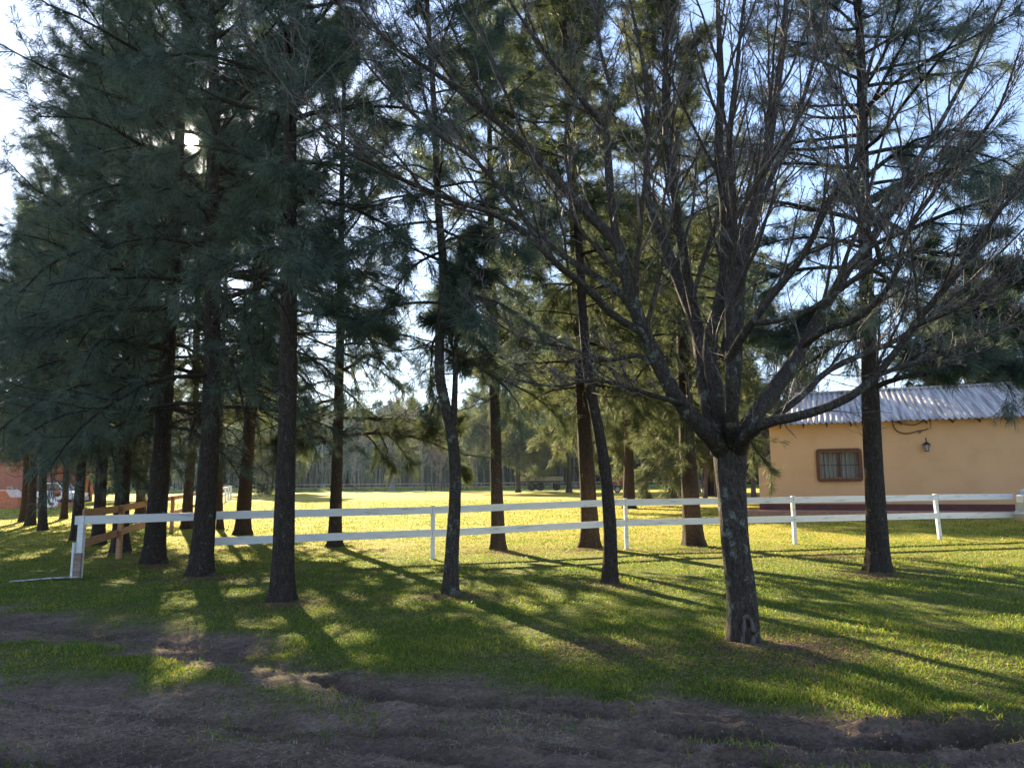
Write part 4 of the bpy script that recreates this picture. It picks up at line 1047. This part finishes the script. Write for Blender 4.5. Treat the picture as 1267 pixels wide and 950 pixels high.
slope(ex0, rx0, WL + 0.3, 2 * yb + 0.42, ez - 0.02, yb, rz)
# the hip
rows = 9; yy = np.linspace(-0.42, 2 * yb + 0.42, 400); Pp = []
for k in range(rows):
    s_ = k / (rows - 1); lo_, hi_ = -0.42 + (yb + 0.42) * s_, 2 * yb + 0.42 - (yb + 0.42) * s_
    y_ = np.clip(yy, lo_, hi_); Pp.append(np.stack([ex0 + (rx0 - ex0) * s_ + 0 * y_, y_, ez - 0.025 + (rz - ez) * s_ + 0.02 * np.sin(y_ * 2 * math.pi / 0.21)], -1))
Pp = np.array(Pp); i = np.arange(rows - 1)[:, None] * 400 + np.arange(399)[None, :]
g.add(Pp.reshape(-1, 3), np.stack([i, i + 1, i + 401, i + 400], -1).reshape(-1, 4), 0, True)
roof = g.build('roof', M['roof_metal'], house)
sm = roof.modifiers.new('sheet', 'SOLIDIFY'); sm.thickness = 0.006
g = Geo(); g.tubes(np.array([(rx0, yb, rz + 0.02), (WL + 0.3, yb, rz + 0.02)]), np.array([0.07, 0.07]), 10); g.build('ridge_cap', M['roof_metal'], roof)
for q in range(20):
    x_ = 0.45 + q * 0.86
    g = Geo(); g.bar((x_, -0.38, ez - 0.13), (x_, 0.0, ez - 0.0), 0.06, 0.11); g.build('rafter_end', M['dark_wood'], house)
# window: moulded frame, sashes, iron bars, curtain behind the glass
def rframe(x0, x1, z0, z1, w, y0, y1, rad):
    def outline(dx):
        pts = []
        for (cx, cz, a0) in ((x1 - rad, z1 - rad, 0), (x0 + rad, z1 - rad, 90), (x0 + rad, z0 + rad, 180), (x1 - rad, z0 + rad, 270)):
            for k in range(6):
                a = R(a0 + 90 * k / 5); rq = max(rad - dx, 0.005)
                pts.append((cx + (rad if dx == 0 else rq) * math.cos(a), cz + (rad if dx == 0 else rq) * math.sin(a)))
        return pts
    A = outline(0); B = outline(w); n = len(A)
    V = [(x, y0, z) for x, z in A] + [(x, y0, z) for x, z in B] + [(x, y1, z) for x, z in A] + [(x, y1, z) for x, z in B]
    F = []
    for i_ in range(n):
        j_ = (i_ + 1) % n
        F += [(i_, j_, n + j_, n + i_), (2 * n + j_, 2 * n + i_, 3 * n + i_, 3 * n + j_), (j_, i_, 2 * n + i_, 2 * n + j_), (n + i_, n + j_, 3 * n + j_, 3 * n + i_)]
    gg = Geo(); gg.add(V, F, 0, False); return gg
fx0, fz1 = fac(1009, 555.5); fx1, fz0 = fac(1068.5, 595.5)
win = rframe(fx0, fx1, fz0, fz1, 0.13, -0.09, -0.002, 0.13).build('window', M['dark_wood'], house)
rframe(wx0, wx1, wz0, wz1, 0.10, 0.05, 0.12, 0.02).build('sash', M['dark_wood'], win)
g = Geo(); g.box(((wx0 + wx1) / 2, 0.08, (wz0 + wz1) / 2), (0.045, 0.028, (wz1 - wz0) / 2 - 0.05)); g.build('mullion', M['dark_wood'], win)
g = Geo()
xc = np.linspace(wx0 + 0.02, wx1 - 0.02, 160); yc = 0.17 + 0.02 * np.sin(xc * 40) + 0.008 * np.sin(xc * 97)
V = np.concatenate([np.stack([xc, yc, wz0 + 0.02 + 0 * xc], -1), np.stack([xc, yc, wz1 - 0.02 + 0 * xc], -1)])
i = np.arange(159); g.add(V, np.stack([i, i + 1, i + 161, i + 160], -1)); g.build('curtain', M['curtain'], win)
g = Geo()
nbar = 9
for q in range(1, nbar):
    x_ = wx0 + (wx1 - wx0) * q / nbar; g.box((x_, -0.04, (wz0 + wz1) / 2), (0.009, 0.009, (fz1 - fz0) / 2 - 0.08))
g.box(((wx0 + wx1) / 2, -0.04, (wz0 + wz1) / 2), ((wx1 - wx0) / 2 + 0.03, 0.006, 0.012))
g.build('grille', M['black_iron'], win)
# low side wall left of the house
g = Geo(); sx, stz = fac(938, 578.5); sx2, stz2 = fac(957, 575.5)
V = [(sx, 0.06, pz), (-0.003, 0.06, pz), (-0.003, 0.06, stz2), (sx, 0.06, stz)]; V += [(x_, 0.26, z_) for x_, _, z_ in V]
g.add(V, [(0, 1, 2, 3), (5, 4, 7, 6), (1, 5, 6, 2), (4, 0, 3, 7), (3, 2, 6, 7), (0, 4, 5, 1)], 0, False); g.build('side_wall', M['wall_paint'], house)
g = Geo(); g.bar((sx - 0.03, 0.16, stz + 0.03), (0.0, 0.16, stz2 + 0.03), 0.26, 0.06); g.build('side_wall_coping', M['plinth'], house)
g = Geo(); g.box((sx / 2 - 0.02, 0.16, pz / 2 - 0.2), (-sx / 2, 0.13, pz / 2 + 0.2)); g.build('side_wall_plinth', M['plinth'], house)
g = Geo(); g.box((7.4, -0.55, -0.18), (9.0, 0.51, 0.19)); o = g.build('paved_step', M['brick_paving'], house)
# wall lantern hangs on the wall: a part fixed to the house
lx_, lz_ = fac(1146, 552)
lan = empty('wall_lantern', (HO.x + lx_ * ca + 0.16 * sa, HO.y + lx_ * sa - 0.16 * ca, HO.z + lz_ - 0.2), ang, 'black six-sided lantern with pale glass hung on the ochre wall right of the window', 'lantern')
def lathe(pr, k=6, a0=0.0):
    gg = Geo(); P = []
    for z_, r_ in pr: P.append([(r_ * math.cos(a0 + 2 * math.pi * q / k), r_ * math.sin(a0 + 2 * math.pi * q / k), z_) for q in range(k)])
    V = [p for rw in P for p in rw]; F = []
    for a in range(len(pr) - 1):
        for q in range(k): F.append((a * k + q, a * k + (q + 1) % k, (a + 1) * k + (q + 1) % k, (a + 1) * k + q))
    gg.add(V, F, 0, False); return gg
lathe([(0, 0.001), (0, 0.07), (0.02, 0.08), (0.03, 0.07)]).build('base', M['black_iron'], lan)
lathe([(0.03, 0.06), (0.24, 0.105)]).build('glass', M['glass'], lan)
lathe([(0.24, 0.15), (0.25, 0.15), (0.34, 0.06), (0.36, 0.02), (0.44, 0.012), (0.46, 0.001)]).build('cap', M['black_iron'], lan)
g = Geo()
for q in range(6):
    a = q * math.pi / 3; g.tubes(np.array([(0.06 * math.cos(a), 0.06 * math.sin(a), 0.03), (0.11 * math.cos(a), 0.11 * math.sin(a), 0.24)]), np.array([0.007, 0.007]), 4)
g.build('cage', M['black_iron'], lan)
g = Geo(); a = np.linspace(0, math.pi, 12); g.tubes(np.stack([0 * a, 0.08 - 0.08 * np.cos(a), 0.42 + 0.10 * np.sin(a)], -1), np.full(12, 0.01), 5); g.build('bracket', M['black_iron'], lan)
# vine stem looping under the eave
def vine(pts, w):
    P = []
    for u, v in pts:
        x_, z_ = fac(u, v, -0.06); P.append(Vector((x_, -0.06, z_)))
    return smooth_path(P, 30), np.full(30, w)
vn = empty('vine', tuple(HO), ang, 'bare curling brown vine stem hanging under the eave above the lantern', 'vine')
g = Geo()
for pts, w in (([(1104, 521), (1107, 530), (1114, 535), (1125, 536), (1136, 533), (1144, 532), (1148, 530)], 0.022),
               ([(1104, 520), (1112, 523), (1122, 525), (1130, 526), (1138, 523), (1144, 519)], 0.016),
               ([(1136, 533), (1138, 536), (1140, 533)], 0.014), ([(1150, 519), (1152, 524), (1151, 530)], 0.01)):
    P, w_ = vine(pts, w); g.tubes(P, w_, 6)
g.build('stem', M['dark_wood'], vn)
# blue water tank beyond the roof
tp_ = at(1260, 466, 38.5)
tk = empty('water_tank', (tp_.x, 38.5, 0.3), 0, 'blue ribbed water tank on a stand behind the corrugated roof', 'water tank')
zb = tp_.z - 0.3
lathe([(zb - 0.75, 0.001), (zb - 0.75, 0.7), (zb - 0.45, 0.72), (zb - 0.42, 0.69), (zb - 0.1, 0.72), (zb - 0.07, 0.69), (zb + 0.25, 0.72), (zb + 0.45, 0.55), (zb + 0.58, 0.2), (zb + 0.60, 0.001)], 28).build('tank', M['tank_blue'], tk)
g = Geo()
g.box((0, 0, zb - 0.82), (0.85, 0.85, 0.06)); g.build('platform', M['old_wood'], tk)
for sx_ in (-1, 1):
    for sy_ in (-1, 1):
        g = Geo(); g.bar((0.75 * sx_, 0.75 * sy_, -0.2), (0.7 * sx_, 0.7 * sy_, zb - 0.88), 0.12, 0.12); g.build('leg', M['old_wood'], tk)

# ---------------------------------------------------------------- vehicles and far things
M['car_silver'] = mat('car_silver', [(0.42, 0.39, 0.35), (0.46, 0.43, 0.39)], 1, rough=0.28, metal=0.5, spec=0.6)
M['car_white'] = mat('car_white', [(0.74, 0.74, 0.74), (0.80, 0.80, 0.80)], 1, rough=0.3, spec=0.6)
M['car_glass'] = mat('car_glass', [(0.012, 0.014, 0.02), (0.02, 0.022, 0.03)], 1, rough=0.08, spec=0.8)
M['rubber'] = mat('rubber', [(0.018, 0.018, 0.018), (0.035, 0.033, 0.03)], 5, rough=0.9)
M['rim'] = mat('rim', [(0.35, 0.35, 0.35), (0.45, 0.45, 0.45)], 2, rough=0.35, metal=0.7)
M['lamp_clear'] = mat('lamp_clear', [(0.62, 0.60, 0.56), (0.75, 0.74, 0.72)], 6, rough=0.1, spec=0.9)
M['brick_red'] = mat('brick_red', [(0.30, 0.115, 0.075), (0.42, 0.18, 0.12)], 3, rough=0.9, lo=0.3, hi=0.7)
M['brick_orange'] = mat('brick_orange', [(0.42, 0.14, 0.07), (0.55, 0.22, 0.12)], 5, rough=0.85)
M['pale_stone'] = mat('pale_stone', [(0.60, 0.42, 0.33), (0.72, 0.55, 0.46)], 3, rough=0.8)
M['grey_metal'] = mat('grey_metal', [(0.24, 0.27, 0.30), (0.36, 0.39, 0.42)], 2, (1, 1, 3), 0.4, metal=0.5)
M['rust_red'] = mat('rust_red', [(0.20, 0.055, 0.045), (0.30, 0.10, 0.075)], 3, rough=0.7)
M['logo_red'] = mat('logo_red', [(0.55, 0.10, 0.04), (0.62, 0.16, 0.06)], 8, rough=0.4)
M['logo_dark'] = mat('logo_dark', [(0.03, 0.02, 0.02), (0.06, 0.04, 0.03)], 8, rough=0.4)

def wheel(root, x, y, rad, w, rm='rim'):
    def ring(pr, nm, m):
        k = 26; P = []
        for yy_, r_ in pr: P.append([(x + r_ * math.cos(2 * math.pi * q / k), y + yy_, rad + r_ * math.sin(2 * math.pi * q / k)) for q in range(k)])
        V = [p for rw in P for p in rw]; F = []
        for a in range(len(pr) - 1):
            for q in range(k): F.append((a * k + q, a * k + (q + 1) % k, (a + 1) * k + (q + 1) % k, (a + 1) * k + q))
        gg = Geo(); gg.add(V, F, 0, True); return gg
    h = w / 2
    t_ = ring([(-h * 0.7, rad * 0.62), (-h, rad * 0.72), (-h, rad * 0.92), (-h * 0.75, rad), (h * 0.75, rad), (h, rad * 0.92), (h, rad * 0.72), (h * 0.7, rad * 0.62), (-h * 0.7, rad * 0.62)], 'tyre', 0).build('wheel', M['rubber'], root)
    ring([(-h * 0.75, rad * 0.62), (-h * 0.5, rad * 0.55), (-h * 0.45, rad * 0.2), (-h * 0.7, rad * 0.14), (-h * 0.7, 0.002)], 'rim', 0).build('rim', M[rm], t_)

def shell(prof, width, tum=0.12, round_=0.10, nz_=None):
    """body side profile [(x,z)...] clockwise; lofted across the width with rounded shoulders"""
    n = len(prof); cx = sum(p[0] for p in prof) / n
    V = []; secs = [(-1.0, 0.90), (-0.97, 0.96), (-0.86, 1.0), (0.86, 1.0), (0.97, 0.96), (1.0, 0.90)]
    zc = (max(p[1] for p in prof) + min(p[1] for p in prof)) / 2
    for s_, k in secs:
        for x_, z_ in prof:
            V.append((cx + (x_ - cx) * (0.965 + 0.035 * (k - 0.9) / 0.1), s_ * width / 2, zc + (z_ - zc) * k))
    F = []
    for a in range(len(secs) - 1):
        for q in range(n): F.append((a * n + q, a * n + (q + 1) % n, (a + 1) * n + (q + 1) % n, (a + 1) * n + q))
    V += [(cx, -width / 2, zc), (cx, width / 2, zc)]
    F3 = [((q + 1) % n, q, len(secs) * n) for q in range(n)] + [((len(secs) - 1) * n + q, (len(secs) - 1) * n + (q + 1) % n, len(secs) * n + 1) for q in range(n)]
    gg = Geo(); gg.add(V, F, 0, False); gg.n -= 0
    gg.add(V, F3, 0, False)
    return gg

# silver vehicle whose nose enters at the right edge, facing left
cx_ = at(1257.0, 620, 20.15).x
car = empty('silver_car', (cx_, 19.3, float(gz0(13, 19.3))), 0, 'silver vehicle at the right edge of the picture, only its rounded nose in view', 'car')
g = shell([(0.05, 0.48), (0.0, 0.75), (0.02, 1.05), (0.12, 1.24), (0.35, 1.36), (1.25, 1.46), (1.25, 0.45), (0.3, 0.40)], 1.85)
g2_ = shell([(1.25, 0.45), (1.25, 1.46), (1.5, 1.47), (4.9, 1.42), (5.0, 1.2), (5.0, 0.5)], 1.85)
for V_, (F_, mi_, sm_) in zip(g2_.v, g2_.f): g.add(V_, F_ - F_.min() if False else F_, mi_, sm_) if False else None
g.build('front_body', M['car_silver'], car, bevel=0.03)
g2_.build('rear_body', M['car_silver'], car, bevel=0.03)
shell([(1.2, 1.42), (1.95, 2.0), (4.2, 2.02), (4.8, 1.42)], 1.6).build('cabin', M['car_glass'], car, bevel=0.02)
shell([(2.0, 2.0), (2.1, 2.05), (4.1, 2.07), (4.2, 2.0)], 1.5).build('cab_roof', M['car_silver'], car)
for s_ in (-1, 1):
    g = Geo(); g.box((0.13, 0.72 * s_, 1.02), (0.12, 0.17, 0.12)); g.build('headlight', M['lamp_clear'], car, bevel=0.04)
g = Geo(); g.box((0.01, 0, 0.95), (0.03, 0.5, 0.11)); g.build('grille', M['black_iron'], car, bevel=0.02)
shell([(-0.06, 0.45), (-0.08, 0.68), (0.02, 0.76), (0.35, 0.74), (0.35, 0.40), (0.1, 0.36)], 1.8).build('bumper', M['car_silver'], car, bevel=0.03)
for x_ in (0.95, 4.1):
    for s_ in (-0.82, 0.82): wheel(car, x_, s_, 0.38, 0.24)

# brick building at the far left
bl = at(-40, 600, 62); br_ = at(80, 600, 62)
gzb = float(gz0(bl.x, 62))
bb = empty('brick_building', ((bl.x + br_.x) / 2, 62, gzb), 0, 'plain red brick building behind the trees at the far left', 'building')
hw = (br_.x - bl.x) / 2 + 2; ht = at(40, 566, 62).z - gzb
g = Geo(); g.box((-3, 3, ht / 2 - 0.1), (hw, 3, ht / 2 + 0.1)); g.build('wall', M['brick_red'], bb)
g = Geo(); g.bar((-3 - hw - 0.3, 3, ht + 0.15), (-3 + hw + 0.3, 3, ht + 0.15), 6.8, 0.12); g.build('roof', M['old_wood'], bb)
for x_ in (-7.5, -4.2):
    w_ = Geo(); w_.box((x_, -0.03, 1.5), (0.55, 0.05, 0.5)); wo_ = w_.build('window', M['dark_wood'], bb)
    w_ = Geo(); w_.box((x_, -0.09, 1.5), (0.47, 0.01, 0.42)); w_.build('pane', M['car_glass'], wo_)
g = Geo(); g.box((2.0, -0.03, 1.05), (0.5, 0.05, 1.05)); g.build('door', M['dark_wood'], bb)
# grey boxes stacked at the wall foot
def far_box(u0, u1, v0, v1, Yd, name, label, cat, m, group=None):
    a = at(u0, v1, Yd); b = at(u1, v0, Yd); z0_ = float(gz0(a.x, Yd))
    e = empty(name, ((a.x + b.x) / 2, Yd, z0_), 0, label, cat, group)
    return e, (b.x - a.x) / 2, b.z - z0_
e, hw_, h_ = far_box(10, 19, 602, 622, 58, 'garden_table', 'small grey table by the red brick wall at the left edge', 'table', 'grey_metal')
g = Geo(); g.box((0, 0, h_ - 0.04), (hw_, 0.3, 0.04)); g.build('tabletop', M['grey_metal'], e)
for sx_ in (-1, 1):
    for sy_ in (-1, 1):
        g = Geo(); g.box((sx_ * hw_ * 0.85, sy_ * 0.24, h_ / 2 - 0.04), (0.03, 0.03, h_ / 2 - 0.0)); g.build('leg', M['grey_metal'], e)
e, hw_, h_ = far_box(19, 28, 608, 624, 57.5, 'feed_trough', 'grey metal trough on legs beside the red brick wall', 'trough', 'grey_metal')
g = Geo(); g.prism([(-hw_, h_), (-hw_ * 0.8, h_ * 0.45), (hw_ * 0.8, h_ * 0.45), (hw_, h_)], -0.3, 0.3); g.build('basin', M['grey_metal'], e)
for sx_ in (-1, 1):
    g = Geo(); g.box((sx_ * hw_ * 0.7, 0, h_ * 0.22), (0.04, 0.25, h_ * 0.24)); g.build('leg', M['grey_metal'], e)

# low orange brick enclosure with pale coping
ow = at(2, 628, 50); oz = float(gz0(ow.x, 50))
en = empty('brick_oven', (ow.x, 50, oz), 0, 'low orange brick barbecue with pale stepped coping at the left edge', 'barbecue')
def lx2(u): return at(u, 600, 50).x - ow.x
zt1 = at(9, 607, 50).z - oz; zt2 = at(20, 615.5, 50).z - oz
g = Geo(); g.prism([(lx2(-14), -0.1), (lx2(-14), zt1), (lx2(8), zt1), (lx2(14.5), zt2), (lx2(24), zt2), (lx2(24), -0.1)][::-1], 0, 1.2); g.build('brickwork', M['brick_orange'], en)
g = Geo(); g.bar((lx2(-14), 0.6, zt1 + 0.03), (lx2(8.6), 0.6, zt1 + 0.03), 1.3, 0.06); g.bar((lx2(8.6), 0.6, zt1 + 0.03), (lx2(14.6), 0.6, zt2 + 0.05), 1.3, 0.06); g.bar((lx2(15), 0.6, zt2 + 0.03), (lx2(24.3), 0.6, zt2 + 0.03), 1.3, 0.06); g.build('coping', M['pale_stone'], en)
p = G(5, 627)
ch = empty('marker_board', tuple(p), 0, 'pale narrow leaning board in front of the orange brick barbecue', 'board')
g = Geo(); g.bar((-0.1, -0.02, -0.02), (-0.28, 0.28, 0.62), 0.05, 0.14); g.bar((-0.1, -0.02, 0.03), (0.35, -0.02, 0.03), 0.1, 0.05); g.build('plank', M['pale_stone'], ch)

# white pickup, side on, nose right
pa = at(31, 622, 54); pb = at(91.5, 622, 54); kx = (pb.x - pa.x); zg = float(gz0(pa.x, 54))
tr = empty('white_pickup', (pa.x, 54.9, zg), 0, 'white pickup with dark side glass parked before the red brick building', 'pickup')
s_ = kx / 4.9
def sc(pr): return [(x_ * s_ if False else x_ * kx / 4.9, z_) for x_, z_ in pr]
shell(sc([(0.0, 0.5), (0.0, 1.05), (1.5, 1.08), (1.55, 1.12), (3.5, 1.14), (4.5, 1.02), (4.85, 0.88), (4.9, 0.5), (2.4, 0.42)]), 1.75).build('body', M['car_white'], tr, bevel=0.03)
shell(sc([(1.55, 1.10), (1.75, 1.62), (3.0, 1.66), (3.75, 1.12)]), 1.5).build('window', M['car_glass'], tr, bevel=0.02)
shell(sc([(1.72, 1.60), (1.8, 1.68), (2.95, 1.70), (3.1, 1.62)]), 1.5).build('roof', M['car_white'], tr, bevel=0.02)
for x_ in (1.62, 3.72):
    g = Geo(); g.bar((x_ * kx / 4.9, -0.77, 1.1), ((x_ + (0.14 if x_ < 2 else -0.7)) * kx / 4.9, -0.76, 1.66), 0.04, 0.09); g.build('window_pillar', M['car_white'], tr)
g = Geo(); g.box((4.86 * kx / 4.9, 0, 0.55), (0.08, 0.85, 0.13)); g.build('bumper', M['grey_metal'], tr)
for y_ in (-0.7, 0.7):
    g = Geo(); g.box((4.82 * kx / 4.9, y_, 0.86), (0.06, 0.14, 0.08)); g.build('headlight', M['lamp_clear'], tr)
for x_ in (0.95, 3.95):
    for y_ in (-0.76, 0.76): wheel(tr, x_ * kx / 4.9, y_, 0.36, 0.24)
ex_, ezz = at(70, 610.5, 54).x - pa.x, at(70, 610.5, 54).z - zg
k = 22
V = [(ex_ + 0.30 * math.cos(2 * math.pi * q / k), -0.885, ezz + 0.24 * math.sin(2 * math.pi * q / k)) for q in range(k)] + [(ex_, -0.885, ezz)]
g = Geo(); g.add(V, [(q, (q + 1) % k, k) for q in range(k)], 0, False); em = g.build('door_emblem', M['logo_red'], tr)
V = [(ex_ + 0.08 + 0.24 * math.cos(math.pi + math.pi * q / 11), -0.892, ezz - 0.03 + 0.16 * math.sin(math.pi + math.pi * q / 11)) for q in range(12)] + [(ex_ + 0.08, -0.892, ezz)]
g = Geo(); g.add(V, [(q, q + 1, 12) for q in range(11)], 0, False); g.build('emblem_dark_part', M['logo_dark'], em)

# low brick kerb wall and white ring in front of the pickup
p0 = at(28, 622, 51.5); p1 = at(92, 622, 51.5); z_ = float(gz0(p0.x, 51.5))
kw = empty('brick_wall', ((p0.x + p1.x) / 2, 51.6, z_), 0, 'knee-high red brick wall in front of the white pickup', 'wall')
g = Geo(); g.box((0, 0, 0.12), ((p1.x - p0.x) / 2, 0.12, 0.2)); g.build('brickwork', M['brick_red'], kw)
p = at(64, 622, 50.2)
tx = empty('garden_ring', (p.x, 50.2, float(gz0(p.x, 50.2))), 0, 'old tyre painted white standing in front of the low brick wall', 'garden ring')
a = np.linspace(0, 2 * math.pi, 29)
g = Geo(); g.tubes(np.stack([0.26 * 1.25 * np.cos(a), 0 * a, 0.27 + 0.2 * np.sin(a)], -1), np.full(29, 0.10), 10); g.build('painted_rubber', M['car_white'], tx)

# flatbed trailer and rusty cart at the far side
pa = at(640, 609, 98); pb = at(697, 609, 98); zg = 0.45
tl = empty('flatbed_trailer', (pa.x, 98, zg), 0, 'long grey flatbed trailer on dark wheels at the far side of the paddock', 'trailer')
LL = pb.x - pa.x
g = Geo(); g.box((LL / 2, 0.8, 1.55), (LL / 2, 1.2, 0.28)); g.build('deck', M['grey_metal'], tl)
g = Geo(); g.box((LL / 2, 0.8, 2.0), (LL / 2 - 0.15, 1.1, 0.13)); g.build('load', M['bark_dark'], tl)
g = Geo(); g.box((LL / 2, 0.8, 1.17), (LL / 2 - 0.4, 0.5, 0.11)); g.build('chassis', M['black_iron'], tl)
for x_ in (1.9, 3.0): wheel(tl, x_, -0.1, 0.58, 0.5, 'rubber'); wheel(tl, x_, 1.7, 0.58, 0.5, 'rubber')
wheel(tl, LL - 0.9, -0.1, 0.5, 0.4, 'rubber')
g = Geo(); g.bar((LL, 0.8, 1.4), (LL + 0.8, 0.8, 0.5), 0.15, 0.12); g.build('drawbar', M['black_iron'], tl)
pa = at(757, 612, 82); zg = float(gz0(pa.x, 82))
ct_ = empty('rusty_cart', (pa.x, 82, zg), 0, 'dark red farm cart seen between two trunks left of the broad old evergreen', 'cart')
g = Geo(); g.prism([(0, 0.85), (-0.12, 1.75), (2.5, 1.75), (2.38, 0.85)][::-1], -0.1, 1.3); g.build('body', M['rust_red'], ct_)
g = Geo(); g.box((1.2, 0.6, 0.72), (1.1, 0.3, 0.07)); g.build('chassis', M['black_iron'], ct_)
wheel(ct_, 0.6, -0.1, 0.38, 0.2); wheel(ct_, 1.8, -0.1, 0.38, 0.2)

# ---------------------------------------------------------------- the air
hz = bpy.data.materials.new('haze'); hz.use_nodes = True
N_ = hz.node_tree.nodes; N_.remove(N_['Principled BSDF'])
pv_ = N_.new('ShaderNodeVolumePrincipled')
pv_.inputs['Color'].default_value = (0.50, 0.74, 1.0, 1)
pv_.inputs['Density'].default_value = 0.00014
pv_.inputs['Anisotropy'].default_value = 0.72
hz.node_tree.links.new(pv_.outputs[0], N_['Material Output'].inputs['Volume'])
g = Geo(); g.box((0, 90, 14), (330, 190, 16))
o = g.build('haze', hz); tag(o, 'thin bluish haze in the low sunlight', 'haze', kind='stuff')
